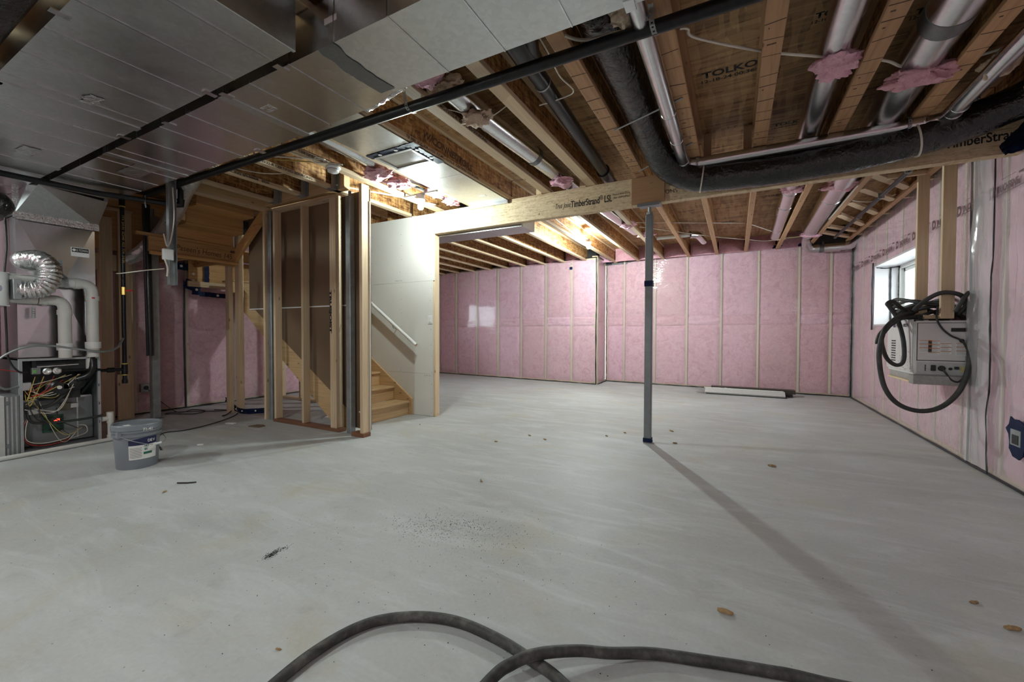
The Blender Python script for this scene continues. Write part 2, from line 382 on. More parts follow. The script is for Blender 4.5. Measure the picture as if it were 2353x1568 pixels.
def glassm():
    n = N('window_glass'); tr = n.n('ShaderNodeBsdfTransparent'); tr.inputs[0].default_value = (0.95, 0.97, 0.97, 1)
    n.set((0.9, 0.95, 0.95), 0.02); mx = n.n('ShaderNodeMixShader'); fr = n.n('ShaderNodeLayerWeight'); fr.inputs[0].default_value = 0.15
    n.l(fr.outputs['Fresnel'], mx.inputs[0]); n.l(tr.outputs[0], mx.inputs[1]); n.l(n.b.outputs[0], mx.inputs[2]); n.l(mx.outputs[0], n.out.inputs['Surface']); return n.m
GLASS = glassm()

# ================================================================== SETTING
ZJ, ZS = 2.88, 3.185          # underside of the joists, underside of the subfloor
b = MB().box(-8.0, 2.4, -2.4, 10.6, -0.12, 0.0)
fl = b.build('floor', CONC); fl['kind'] = 'structure'

ceil = struct('ceiling', (-3, 4, ZS))
MB().box(-8.1, 2.4, -2.4, 10.6, ZS + 0.02, ZS + 0.06).build('subfloor_backing', OSB_CEIL, ceil)
ys = [-2.4, -0.62, 1.34, 2.56, 3.78, 5.0, 6.22, 7.44, 8.66, 10.6]
for i in range(len(ys) - 1):
    xs = [-8.1, -5.9, -3.46, -1.02, 1.42, 2.4] if i % 2 else [-8.1, -7.1, -4.68, -2.24, 0.2, 2.4]
    for j in range(len(xs) - 1):
        MB().box(xs[j] + 0.002, xs[j + 1] - 0.002, ys[i] + 0.002, ys[i + 1] - 0.002, ZS, ZS + 0.019).build('osb_sheet', OSB_CEIL, ceil)
# the underside reads upward from below: x right, y towards the far wall, normal down -> mirror handled by xd/yd
def under(body, size, x, y, z, mat, parent, bold=0.0, ang=0.0):
    """print on a downward facing surface, readable from below when looking along +Y"""
    c, s_ = math.cos(ang), math.sin(ang)
    return lettering(body, size, (x, y, z), (c, s_, 0), (s_, -c, 0), mat, parent, lift=0.0015, bold=bold)
for (x, y, s) in ((-0.25, 3.60, 0.085), (0.30, 4.75, 0.06), (-1.15, 4.2, 0.06), (0.42, 3.25, 0.055), (-0.60, 4.55, 0.055), (0.96, 3.5, 0.055), (0.35, 7.1, 0.055), (-0.20, 6.4, 0.055), (-0.25, 8.4, 0.05)):
    under('TOLKO', s * 1.3, x, y, ZS, INK, ceil, 0.003); under('12-18-24 00:36:13', s * 0.72, x - 0.02, y + s * 0.85, ZS, INK, ceil, 0.001)

JX = [1.79, 1.244, 0.724, 0.172, -0.366, -0.92, -1.47, -2.02, -2.56, -3.11, -3.66, -4.2, -4.75, -5.3]
def joist(x, y0, y1, wd, ft, fm, web=OSB_WEB):
    """I-joist: strand web with a lower and an upper flange"""
    j = MB().box(x - 0.006, x + 0.006, y0, y1, ZJ + ft, ZS - 0.04).build('floor_joist', web, ceil)
    MB().cbox(x - wd / 2, x + wd / 2, y0, y1, ZJ, ZJ + ft, 0.003).build('bottom_flange', fm, j)
    MB().cbox(x - wd / 2, x + wd / 2, y0, y1, ZS - 0.04, ZS, 0.003).build('top_flange', fm, j)
    return j
J = {}
for x in JX:
    right = x > -1.2
    if x < -4.4:
        J[x] = joist(x, -2.4, 3.36, 0.075, 0.04, WOOD[1])
        joist(x, 4.78, 10.1, 0.075, 0.04, WOOD[1]); continue
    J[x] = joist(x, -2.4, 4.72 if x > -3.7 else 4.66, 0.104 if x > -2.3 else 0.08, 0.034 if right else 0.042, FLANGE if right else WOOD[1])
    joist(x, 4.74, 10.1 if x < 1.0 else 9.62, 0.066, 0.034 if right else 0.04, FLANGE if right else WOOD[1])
for x in (-5.85, -6.4, -6.95, -7.5):
    joist(x, -2.4, 1.9, 0.075, 0.04, WOOD[1]); joist(x, 4.78, 10.1, 0.075, 0.04, WOOD[1])
# dark ink lines across the ply flanges (strap marks of the bundles)
for x in (1.244, 0.724, 0.172, -0.366, -0.92):
    mk = MB(); y = 2.5 + rng.random() * .2
    while y < 4.6:
        mk.bar((x - 0.05, y + rng.uniform(-.012, .012), ZJ - 0.0006), (x + 0.05, y + rng.uniform(-.012, .012), ZJ - 0.0006), rng.uniform(.003, .010), 0.001)
        if rng.random() < .35: mk.bar((x - 0.03, y + 0.05, ZJ - 0.0006), (x - 0.03 + rng.uniform(0, .05), y + 0.05, ZJ - 0.0006), 0.012, 0.001)
        y += rng.uniform(0.12, 0.21)
    mk.build('ink_mark', INKB, J[x], stuff=True)
# print along the flange edges of the left-hand joists
for x, y, t in ((-2.56, 2.75, 'TJI 360  ICC ESR-1153  CCMC-13132-R  CERTIFIED SOURCING'), (-2.02, 2.45, 'CCMC-13132-R  CERTIFIED SOURCING'), (-3.66, 2.2, 'CCMC 13132-R  CERTIFIED   0520-11060'),
                (-4.2, 2.15, 'ESR-1153 CCMC-13132-R CERTIFIED SOURCING'), (-4.75, 2.0, '13132-R  CERTIFIED SOURCING SFI-00008   0520')):
    lettering(t, 0.034, (x + (0.04 if x < -2.3 else 0.052), y, ZJ + 0.008), (0, 1, 0), (0, 0, 1), INK, J[x], sx=1.25, bold=0.0008)
lettering('W/CONNECTORS', 0.10, (-2.56 + 0.006, 3.0, ZJ + 0.12), (0, 1, -0.06), (0, 0, 1), INKB, J[-2.56], shear=0.3, bold=0.003)
lettering('1-JOIST  W/CONNECTORS', 0.08, (-2.02 + 0.006, 3.9, ZJ + 0.14), (0, 1, 0.06), (0, 0, 1), INKB, J[-2.02], bold=0.002)
# header at the stair opening with joist hangers
hd = MB().cbox(-5.6, -4.04, 3.37, 3.455, ZJ, ZS, 0.003).build('stair_header', OLDW[0], ceil)
MB().cbox(-5.66, -5.60, 1.9, 4.7, ZJ + 0.0, ZS, 0.003).build('stair_trimmer', OLDW[1], ceil)
MB().cbox(-5.72, -5.60, 2.35, 3.5, ZJ - 0.035, ZJ, 0.003).build('trimmer_plate', WOOD[1], ceil)
for x in (-4.2, -4.75, -5.3):
    h = MB().box(x - 0.052, x + 0.052, 3.285, 3.368, ZJ - 0.004, ZJ)
    h.box(x + 0.05, x + 0.053, 3.285, 3.37, ZJ, ZJ + 0.26).box(x - 0.053, x - 0.05, 3.285, 3.37, ZJ, ZJ + 0.26).box(x - 0.085, x + 0.085, 3.362, 3.368, ZJ, ZJ + 0.2)
    h.build('joist_hanger', STEELL, ceil)
# squash blocks standing on the beam beside the joists
for x in (0.172 - 0.09, -0.366 + 0.1, -1.47 - .09, -2.02 - 0.09, -2.56 - 0.09, -3.11 + .09, 0.724 + .09):
    MB().cbox(x - 0.035, x + 0.035, 4.60, 4.64, ZJ - 0.01, ZS, 0.002).build('squash_block', WOOD[2], ceil)
# diagonal bridging boards between the last two joists
for a, c in zip((5.80, 6.30, 6.88, 7.52, 8.28, 8.72), (6.52, 7.02, 7.72, 8.42, 8.86, 9.36)):
    MB().bar((1.28, a, ZJ + 0.035), (1.76, c, ZJ + 0.035), 0.085, 0.038).build('bridging_board', WOOD[0], ceil)
for y in (5.55, 6.3, 7.0, 7.8, 8.6, 9.2):
    MB().bar((1.83, y, ZJ + 0.05), (2.15, y + 0.03, ZJ + 0.05), 0.06, 0.038).build('ladder_block', WOOD[0], ceil)
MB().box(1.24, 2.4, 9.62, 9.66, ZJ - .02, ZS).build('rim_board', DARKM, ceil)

# ------------------------------------------------------------------ insulated walls
def wav(u, v, s, a): return a * mn.noise(Vector((u * s, v * s, 3.1 + s)))
def batt(parent, s0, s1, z0, z1, seed, depth=0.0, mat=PINK, nx=12, nz=18, name='insulation_batt'):
    def fn(u, v):
        e = min(u, 1 - u) * (s1 - s0); ez = min(v, 1 - v) * (z1 - z0)
        p = 0.028 * (1 - min(1, e / 0.04)) ** 1.5 + 0.024 * (1 - min(1, ez / 0.05)) ** 1.5
        y = depth + p - 0.010 * mn.noise(Vector((u * 3 + seed * 7.3, v * 5, seed))) - 0.005 * mn.noise(Vector((u * 11 + seed, v * 19, seed)))
        return (s0 + (s1 - s0) * u, y, z0 + (z1 - z0) * v)
    m = MB().grid(fn, nx, nz)
    # sides back to the sheathing
    m.box(s0, s1, depth + 0.03, depth + 0.12, z0, z1)
    return m.build(name, mat, parent, smooth=80, fix=False)
def bead(parent, pts, r, seed=0, n=6, wob=0.006, mat=None, dens=7):
    P = cr(pts, dens) if len(pts) > 2 else [Vector(pts[0]).lerp(Vector(pts[1]), k / 60) for k in range(61)]
    P = [p + Vector((mn.noise(p * 5 + Vector((seed, 0, 0))), 0, mn.noise(p * 5 + Vector((0, seed, 9))))) * wob for p in P]
    rf = lambda t: r * (1.0 + 0.7 * mn.noise(Vector((t * 30, seed, 0))))
    return MB().tube(P, rf, n).build('sealant_bead', mat or SEAL, parent, smooth=60)
def inswall(name, A, B, studs, H, seams, film=POLY, hole=None, film_amp=0.006, filmn=(60, 30), sw=0.038, ext=(0.3, 0.3), cover=0.0):
    """stud wall from A to B (plan), room on its -y side; studs = positions along it"""
    A = Vector(A); B = Vector(B); L = (B - A).length
    wl = struct(name, (A.x, A.y, 0), math.atan2(B.y - A.y, B.x - A.x))
    rects = [(0, L, 0, H)] if not hole else [(0, hole[0], 0, H), (hole[1], L, 0, H), (hole[0], hole[1], 0, hole[2]), (hole[0], hole[1], hole[3], H)]
    sh = MB()
    for (a, c, e, g) in rects: sh.box(a - (ext[0] if a == 0 else 0), c + (ext[1] if c == L else 0), 0.13, 0.30, e, ZS if g == H else g)
    sh.build('sheathing', DARKM, wl)
    for i, s in enumerate(studs):
        if hole and hole[0] + .03 < s < hole[1] - .03:
            MB().box(s - sw / 2, s + sw / 2, -0.004, 0.12, 0.04, hole[2]).build('stud', HAZED, wl)
            MB().box(s - sw / 2, s + sw / 2, -0.004, 0.12, hole[3], H).build('stud', HAZED, wl)
        else: MB().box(s - sw / 2, s + sw / 2, -0.004, 0.12, 0.04, H).build('stud', HAZED, wl)
    MB().box(0, L, -0.004, 0.12, 0, 0.04).build('bottom_plate', WOOD[0], wl)
    MB().box(0, L, -0.004, 0.12, H - 0.0, H + 0.04).build('top_plate', WOOD[0], wl)
    ed = sorted(list(studs)); k = 0
    for i in range(len(ed) - 1):
        s0, s1 = ed[i] + sw / 2 + .003 - cover, ed[i + 1] - sw / 2 - .004 + cover
        zs = [0.04] + [q + rng.uniform(-.01, .01) for q in seams] + [H]
        for j in range(len(zs) - 1):
            k += 1
            if hole and s1 > hole[0] and s0 < hole[1]:
                if zs[j] < hole[2]: batt(wl, s0, s1, zs[j], min(zs[j + 1], hole[2]), k + L)
                if zs[j + 1] > hole[3]: batt(wl, s0, s1, max(zs[j], hole[3]), zs[j + 1], k + L)
            else: batt(wl, s0, s1, zs[j], zs[j + 1], k + L)
    f = MB()
    for (a, c, e, g) in rects:
        nu = max(4, int(filmn[0] * (c - a) / L)); nv = max(4, int(filmn[1] * (g - e) / H))
        f.grid(lambda u, v: (a + (c - a) * u, -0.020 - abs(wav(a + (c - a) * u, e + (g - e) * v, 2.3, film_amp)) - wav(u * L, v * 2, 7, film_amp * .4), e + (g - e) * v), nu, nv)
    f.build('vapour_barrier', film, wl, smooth=80, fix=False)
    return wl, L
# far wall, right of the jog
wfr, L = inswall('wall_far', (-2.826, 10.153), (1.95, 9.806), [0.02, 0.462, 1.18, 1.872, 2.556, 3.24, 3.927, 4.427, 4.77], 2.93, [1.36, 1.58], ext=(0, 0.3))
bead(wfr, [(0, -0.03, 2.945), (L, -0.03, 2.93)], 0.011, 1)
bead(wfr, [(0, -0.03, 0.012), (L, -0.03, 0.012)], 0.010, 2)
bead(wfr, [(L - 0.03, -0.03, 0.02), (L - 0.03, -0.03, 2.9)], 0.014, 3)
bead(wfr, [(0.03, -0.03, 0.02), (0.03, -0.03, 2.9)], 0.010, 4)
MB().bar((0.3, -0.025, 2.955), (3.6, -0.025, 2.955), 0.012, 0.03).build('furring_strip', WOOD[0], wfr)
for s, wd in ((4.43, .09), (3.52, .12), (3.95, .1)):
    MB().bar((s - wd / 2, -0.035, 2.925), (s + wd / 2, -0.035, 2.93), 0.012, 0.06, m=0).build('blue_tape', BLUETAPE, wfr)
# far wall, left of the jog (stands proud)
wfl, L2 = inswall('wall_far_left', (-7.738, 9.808), (-2.812, 9.372), [0.02, 0.676, 1.423, 2.147, 2.875, 3.596, 4.299, 4.92], 2.90, [1.36, 1.57], ext=(0.3, -0.08))
bead(wfl, [(0, -0.03, 2.915), (L2, -0.03, 2.93)], 0.011, 5)
bead(wfl, [(0, -0.03, 0.012), (L2, -0.03, 0.012)], 0.010, 6)
bead(wfl, [(L2 - 0.01, -0.035, 0.02), (L2 - 0.012, -0.035, 1.2), (L2 - 0.004, -0.035, 2.1), (L2 - 0.012, -0.035, 2.92)], 0.013, 7)
MB().box(4.26, 4.33, -0.035, -0.022, 2.70, 2.76).build('blue_tape', BLUETAPE, wfl)
wj, L3 = inswall('wall_jog', (-2.812, 9.372), (-2.826, 10.153), [0.05, 0.72], 2.93, [1.45], filmn=(10, 20), ext=(-0.2, 0))
bead(wj, [(0, -0.03, 2.935), (L3, -0.03, 2.935)], 0.012, 8); bead(wj, [(0.0, -0.03, 0.012), (L3, -0.03, 0.012)], 0.01, 9)
# right wall with the window
WX = 1.93
wr, LR = inswall('wall_right', (WX, 9.80), (WX, -2.3), [0.02, 0.62, 1.338, 1.85, 2.5, 3.122, 3.62, 4.22, 4.52, 4.9, 5.5, 6.1, 6.8, 7.6, 8.4, 9.2, 10, 10.8, 11.6, 12.1], 2.96, [1.38],
                 film=POLYR, hole=(1.36, 3.10, 1.33, 2.24), film_amp=0.012, filmn=(150, 40), cover=0.017)
bead(wr, [(0, -0.035, 2.985), (LR, -0.035, 2.985)], 0.013, 10)
bead(wr, [(0, -0.035, 0.012), (LR, -0.035, 0.012)], 0.012, 11)
bead(wr, [(4.47, -0.04, 0.02), (4.49, -0.04, 1.0), (4.455, -0.04, 1.9), (4.44, -0.04, 2.95)], 0.010, 12)
bead(wr, [(4.85, -0.055, 0.02), (4.83, -0.055, 0.5), (4.865, -0.055, 0.9), (4.84, -0.055, 1.5), (4.87, -0.055, 2.1), (4.86, -.055, 2.95)], 0.006, 13, wob=.02)
bead(wr, [(1.35, -0.04, 1.25), (1.355, -0.04, 1.8), (1.35, -0.04, 2.30)], 0.014, 14)
bead(wr, [(0.015, -0.03, 0.02), (0.015, -0.03, 2.95)], 0.012, 15)
# loose second sheet of film hanging over the seam
MB().grid(lambda u, v: (4.46 + 0.40 * u + 0.02 * mn.noise(Vector((v * 4, u, 2))), -0.045 - 0.03 * (0.5 + mn.noise(Vector((u * 4, v * 6, 5)))), 0.04 + 2.9 * v), 14, 60).build('film_overlap', POLYR, wr, smooth=80, fix=False)
MB().bar((4.40, -0.012, 0.05), (4.40, -0.012, 2.95), 0.05, 0.015, (0, 1, 0)).build('stud_strip', WOOD[2], wr)
for k in range(12):
    s = 0.30 + k * 0.58
    if s > 5.6: break
    lettering('D', 0.125, (s - 0.2, -0.040, 2.335), (1, 0, 0), (0, 0, 1), INKP, wr, bold=0.008)
    lettering('DUCHESNE', 0.078, (s - 0.07, -0.040, 2.35), (1, 0, 0), (0, 0, 1), INKP, wr, sx=0.72, bold=0.003)
    q = MB().box(s - 0.07, s + 0.30, -0.041, -0.040, 2.328, 2.333); q.box(s - 0.02, s + 0.18, -0.041, -0.040, 2.445, 2.449); q.box(s + 0.22, s + 0.30, -0.041, -0.040, 2.425, 2.44)
    q.build('printed_rule', INKP, wr)
# left wall
wlft, LL = inswall('wall_left', (-7.55, -2.3), (-7.738, 9.808), [0.02, 0.8, 1.6, 2.3, 3.0, 3.6, 4.15, 5.0, 5.66, 6.4, 7.0, 7.7, 8.5, 9.08, 9.7, 10.3, 10.92, 11.6, 12.08], 2.87, [1.36], film_amp=0.012, hole=(9.1, 10.9, 1.35, 2.15))
bead(wlft, [(0, -0.03, 0.012), (LL, -0.03, 0.012)], 0.010, 21)
bead(wlft, [(5.61, -0.035, 0.02), (5.60, -0.035, 1.0), (5.61, -0.035, 2.0)], 0.013, 22)
# wall behind the camera
wbk, LB = inswall('wall_back', (2.0, -2.3), (-7.6, -2.3), [0.02 + 0.798 * k for k in range(13)], 2.93, [1.4])
# pink batts stuffed between the joists above the far walls
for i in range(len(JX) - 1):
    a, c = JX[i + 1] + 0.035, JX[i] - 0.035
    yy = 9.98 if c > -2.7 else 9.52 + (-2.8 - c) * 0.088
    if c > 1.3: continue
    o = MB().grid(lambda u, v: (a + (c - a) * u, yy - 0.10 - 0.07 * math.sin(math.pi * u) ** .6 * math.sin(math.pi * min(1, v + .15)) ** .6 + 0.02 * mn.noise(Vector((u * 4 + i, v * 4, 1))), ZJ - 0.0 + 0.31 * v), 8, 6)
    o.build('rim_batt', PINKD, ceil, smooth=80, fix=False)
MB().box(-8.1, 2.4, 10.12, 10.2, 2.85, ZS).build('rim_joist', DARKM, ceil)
for x in (-3.11, -3.66, -4.2, -4.75, -2.56, -5.3):
    yy = 9.42 + (-2.8 - x) * .088
    MB().bar((x - 0.045, yy, ZJ + 0.0), (x - 0.045, yy, ZJ + 0.2), 0.03, 0.02, (0, 1, 0)).build('blue_tape', BLUETAPE, ceil)

# ------------------------------------------------------------------ window in the right wall
win = struct('window_1', (WX + 0.2, 7.57, 1.33))
y0, y1, z0, z1 = 6.70, 8.44, 1.33, 2.24
lin = MB(); lin.box(WX - 0.02, WX + 0.5, y1 - .006, y1 + 0.02, z0, z1).box(WX - .02, WX + .5, y0 - .02, y0 + .006, z0, z1).box(WX - .02, WX + .5, y0, y1, z1 - .006, z1 + .02).box(WX - .02, WX + .5, y0, y1, z0 - .02, z0 + .006)
lin.build('window_lining', plain('lining_white', (0.82, 0.79, 0.79), 0.4, 0, 0.05, 4), win)
FX = WX + 0.27
fr = MB(); t = 0.055
fr.cbox(FX, FX + 0.09, y0, y1, z1 - t, z1, .004).cbox(FX, FX + 0.09, y0, y1, z0, z0 + t, .004).cbox(FX, FX + .09, y0, y0 + t, z0, z1, .004).cbox(FX, FX + .09, y1 - t, y1, z0, z1, .004)
fr.build('window_frame', WHITEPL, win)
for a, c, dx in ((y0 + t, 7.6, 0.02), (7.54, y1 - t, 0.045)):
    s = MB(); s.cbox(FX + dx, FX + dx + .03, a, c, z1 - t - .05, z1 - t, .003).cbox(FX + dx, FX + dx + .03, a, c, z0 + t, z0 + t + .05, .003).cbox(FX + dx, FX + dx + .03, a, a + .05, z0 + t, z1 - t, .003).cbox(FX + dx, FX + dx + .03, c - .05, c, z0 + t, z1 - t, .003)
    sa = s.build('window_sash', WHITEPL, win); MB().box(FX + dx + .012, FX + dx + .018, a + .05, c - .05, z0 + t + .05, z1 - t - .05).build('window_pane', GLASS, sa)
bead(win, [(WX + 0.0, y1 - .012, z1 - .02), (WX + .12, y1 - .012, z1 - .035), (FX, y1 - .012, z1 - .02)], 0.007, 31)
bead(win, [(WX + 0.17, y1 - .012, z1 - .02), (WX + .17, y1 - .012, 1.8), (WX + .18, y1 - .012, z0)], 0.012, 32)
bead(win, [(FX - .004, y1 - .012, z1 - .02), (FX - .004, y1 - .012, z0)], 0.007, 33)

win2 = struct('window_2', (-7.75, 7.7, 1.35))
MB().box(-8.1, -7.68, 6.77, 6.80, 1.35, 2.15).box(-8.1, -7.68, 8.60, 8.63, 1.35, 2.15).box(-8.1, -7.68, 6.8, 8.6, 2.15, 2.18).box(-8.1, -7.68, 6.8, 8.6, 1.32, 1.35).build('window_lining', MATS['lining_white'], win2)
MB().box(-8.05, -7.98, 6.8, 6.86, 1.35, 2.15).box(-8.05, -7.98, 8.54, 8.6, 1.35, 2.15).box(-8.05, -7.98, 7.66, 7.74, 1.35, 2.15).box(-8.05, -7.98, 6.8, 8.6, 1.35, 1.41).box(-8.05, -7.98, 6.8, 8.6, 2.09, 2.15).build('window_frame', WHITEPL, win2)
MB().box(-8.02, -8.01, 6.86, 8.54, 1.41, 2.09).build('window_pane', GLASS, win2)

# ------------------------------------------------------------------ white drywall partition beside the stairs
wp = struct('wall_partition', (-3.75, 4.7, 0))
def sheet(xa, xb, za, zb, seed, nm='drywall_sheet', xt=None):
    """sheet with a slightly chewed right-hand edge"""
    n = 26; pts = [(xa, za)] + [(xb - 0.006 + 0.006 * mn.noise(Vector((k * .9, seed, 0))), za + (zb - za) * k / n) for k in range(n + 1)] + [(xa if xt is None else xt, zb)]
    return MB().prism(pts, 1, 4.648, 4.66).build(nm, DRY, wp)
sheet(-7.5, -3.735, 1.932, 2.872, 1); sheet(-5.05, -3.76, 0.610, 1.930, 2, xt=-6.95); sheet(-4.45, -3.765, 0.004, 0.608, 3, xt=-5.05)
MB().cbox(-3.775, -3.737, 4.66, 4.755, 0.038, 2.872, .003).build('stud', WOOD[2], wp)
for x in (-4.35, -4.95, -5.55, -6.15, -6.75, -7.3): MB().cbox(x - .02, x + .02, 4.66, 4.755, 0.038, 2.84, .003).build('stud', WOOD[2], wp)
MB().cbox(-7.5, -3.737, 4.66, 4.755, 0, 0.038, .003).build('bottom_plate', WOOD[0], wp)
MB().cbox(-7.5, -3.737, 4.66, 4.755, 2.834, 2.872, .003).build('top_plate', WOOD[0], wp)
MB().prism([(-4.5, 0), (-3.78, 0), (-3.78, 2.87), (-7.5, 2.87), (-7.5, 2.2), (-6.9, 1.93)], 1, 4.755, 4.767).build('rear_sheet', KRAFT, wp)
sc_ = MB()
for x in (-3.80, -4.36, -4.95):
    for z in [0.06 + .2 * k + rng.uniform(-.04, .04) for k in range(14)]: sc_.lathe([(0.0045, 0.0), (0.0035, 0.0012)], (x + rng.uniform(-.02, .02), 4.6475, z), 6, (0, -1, 0))
sc_.build('screw_head', INK, wp, stuff=True)
lettering('12.7 mm  1/2 in', 0.022, (-4.48, 4.647, 1.955), (1, 0, 0), (0, 0, 1), INK, wp, lift=.001); lettering('12.7 mm  1/2 in', 0.02, (-3.93, 4.647, 0.575), (1, 0, 0), (0, 0, 1), INK, wp, lift=.001)

# ------------------------------------------------------------------ framed wall on the near side of the stairs
wf = struct('wall_framing', (-4.8, 3.43, 0))
FY0, FY1 = 3.38, 3.475
for xa, xb in ((-5.43, -5.392), (-4.855, -4.817), (-4.315, -4.277), (-4.245, -4.207)):
    MB().cbox(xa, xb, FY0, FY1, 0.04, 2.80, .003).build('stud', WOOD[2], wf)
MB().cbox(-4.277, -4.245, FY0 + .002, FY1, 0.04, 2.80, .002).build('stud', WOOD[2], wf)
MB().cbox(-5.43, -4.207, FY0, FY1, 2.80, 2.84, .003).build('top_plate', WOOD[0], wf)
MB().cbox(-5.45, -4.15, FY0 - .005, FY1, 0.0, 0.04, .003).build('bottom_plate', DARKW, wf)
MB().cbox(-3.90, -3.70, 3.33, 3.44, 0.0, 0.045, .003).build('bottom_plate', DARKW, wf)
MB().cbox(-3.758, -3.715, 3.335, 3.445, 0.045, 2.876, .003).build('end_stud', WOOD[2], wf)
MB().cbox(-3.715, -3.703, 3.44, 3.452, 0.02, 2.70, .002).build('drywall_edge', DRY, wf)
MB().cbox(-5.69, -5.65, 3.40, 3.49, 0.0, 2.845, .003).build('stud', WOOD[2], wf)
lettering('TRUSJOIST', 0.046, (-4.312, FY0, 1.70), (0, 0, -1), (1, 0, 0), INK, wf, fit=0.52, bold=0.003)
# brown backs of the drywall on the stair side, cut along the stringer slope
def slope(x): return 0.40 + (-4.30 - x) * 0.662
MB().prism([(-6.25, 1.525), (-6.12, 1.525), (-4.07, slope(-4.07) - .08), (-4.07, 1.525)], 1, 3.535, 3.547).build('drywall_sheet', KRAFT, wf)
MB().prism([(-6.25, 1.533), (-4.07, 1.533), (-4.07, 2.86), (-6.25, 2.86)], 1, 3.535, 3.547).build('drywall_sheet', KRAFT, wf)
MB().box(-6.25, -3.76, 3.533, 3.536, 1.522, 1.537).build('paper_joint', PAPER, wf)
MB().prism([(-4.07, 0.05), (-3.76, 0.05), (-3.76, 2.86), (-4.07, 2.86)], 1, 3.50, 3.512).build('drywall_sheet', KRAFT, wf)
MB().box(-3.95, -3.76, 3.49, 3.50, 0.24, 0.255).build('paper_joint', PAPER, wf)

# ================================================================== BEAM, POST
bm_ = thing('support_beam', 'long pale engineered timber beam across the room under the joists, resting on the grey steel post', 'beam', (-0.85, 4.68, 2.58))
BY0, BY1 = 4.635, 4.725
MB().cbox(-3.73, -1.012, BY0, BY1, 2.58, 2.862, .004).build('beam_ply', LSL, bm_)
MB().cbox(-1.010, 2.05, BY0, BY1, 2.58, 2.862, .004).build('beam_ply', LSL, bm_)
MB().cbox(-1.012, -0.670, BY0 - 0.014, BY0, 2.588, 2.872, .003).build('splice_plate', PLY, bm_, label='brown plywood splice plate nailed over the joint above the post')
MB().cbox(-3.73, 2.05, BY0, BY1, 2.862, 2.879, .003).build('sill_plate', WOOD[0], bm_)
Z_ = (0, 0, 1); XD = (1, 0, 0)
lettering('Trus Joist', 0.085, (-1.915, BY0, 2.672), XD, Z_, INK, bm_, fit=0.19, shear=0.35)
lettering('TimberStrand', 0.105, (-1.712, BY0, 2.664), XD, Z_, INK, bm_, bold=0.002, fit=0.34); lettering('®', 0.07, (-1.368, BY0, 2.70), XD, Z_, INK, bm_, fit=.035)
lettering('LSL', 0.105, (-1.318, BY0, 2.666), XD, Z_, INK, bm_, bold=0.002, fit=0.085)
lettering('Round Hole Zone', 0.032, (-1.225, BY0, 2.725), XD, Z_, INK, bm_, fit=0.19, shear=.2); lettering('See Guidelines', 0.032, (-1.215, BY0, 2.69), XD, Z_, INK, bm_, fit=0.18, shear=.2)
lettering('ONS', 0.06, (-0.665, BY0, 2.66), XD, Z_, INKB, bm_, fit=0.12, shear=-.2)
lettering('TimberStrand', 0.105, (1.47, BY0, 2.69), XD, Z_, INK, bm_, bold=0.002, fit=0.44)
for x, z in ((-3.49, 2.69), (-2.13, 2.63), (-1.45, 2.66)):
    lettering('A', 0.03, (x, BY0, z), XD, Z_, INKB, bm_)

po = thing('steel_post', 'grey square steel teleposts column under the beam in the middle of the room'.replace('teleposts ', 'support '), 'post', (-0.83, 4.68, 0))
MB().cbox(-0.868, -0.794, 4.645, 4.719, 0.012, 2.47, .006).build('post_tube', STEEL, po)
MB().cbox(-0.872, -0.790, 4.641, 4.723, 0.0, 0.012, .002).build('base_plate', STEEL, po)
MB().cyl((-0.831, 4.682, 2.47), (-0.831, 4.682, 2.555), 0.019, 12).cyl((-0.831, 4.682, 2.475), (-0.831, 4.682, 2.50), 0.033, 6).build('jack_screw', STEELL, po)
MB().box(-0.945, -0.715, 4.59, 4.77, 2.572, 2.58).box(-0.945, -0.715, 4.588, 4.596, 2.548, 2.58).build('head_plate', STEEL, po)
t = MB(); t.box(-0.873, -0.789, 4.640, 4.724, 1.70, 1.76).build('blue_tape', BLUETAPE, po)
t = MB(); t.box(-0.874, -0.788, 4.639, 4.725, 0.012, 0.055)
t.lathe([(0.02, 0), (0.016, .012), (0, .016)], (-0.79, 4.65, 0.03), 6, (1, -.3, .2)); t.build('blue_tape', BLUETAPE, po)

# ================================================================== SHEET-METAL DUCTS
DZ = 2.63
def panel_box(m, x0, x1, y0, y1, z0, z1): return m.box(x0, x1, y0, y1, z0, z1)
sd = thing('supply_duct', 'galvanised supply duct stepped narrower to the right, running beside the black gas pipe', 'duct', (-2.5, 1.65, DZ))
xs = [-5.98, -4.46, -2.76]
for i in range(2): MB().box(xs[i], xs[i + 1], 1.415, 1.965, DZ, 2.86).build('duct_section', GALVS, sd)
m = MB(); m.prism([(-2.76, 1.415), (-1.80, 1.415), (-1.80, 1.868), (-2.05, 1.93), (-2.76, 1.965)], 2, DZ, 2.86); m.build('duct_section', GALVS, sd)
MB().box(-1.80, 1.6, 1.415, 1.868, DZ, 2.86).build('duct_section', GALV, sd)
x = -5.7
while x < 1.5:
    y1 = 1.965 if x < -2.1 else (1.90 if x < -1.8 else 1.868)
    if min(abs(x - q) for q in (-4.46, -2.76, -1.82)) > .08: MB().bar((x, 1.415, DZ - 0.0015), (x, y1, DZ - 0.0015), 0.007, 0.004).build('seam_bead', GALV2, sd)
    MB().bar((x, 1.413, DZ), (x, 1.413, 2.86), 0.006, 0.004, (0, 1, 0)).build('seam_bead', GALV2, sd)
    x += 0.358
for x, y1 in ((-4.46, 1.975), (-2.76, 1.975)):
    MB().box(x - 0.035, x + 0.035, 1.405, y1, DZ - 0.005, DZ).box(x - 0.02, x + .02, 1.405, 1.413, DZ, 2.86).build('drive_cleat', GALV, sd)
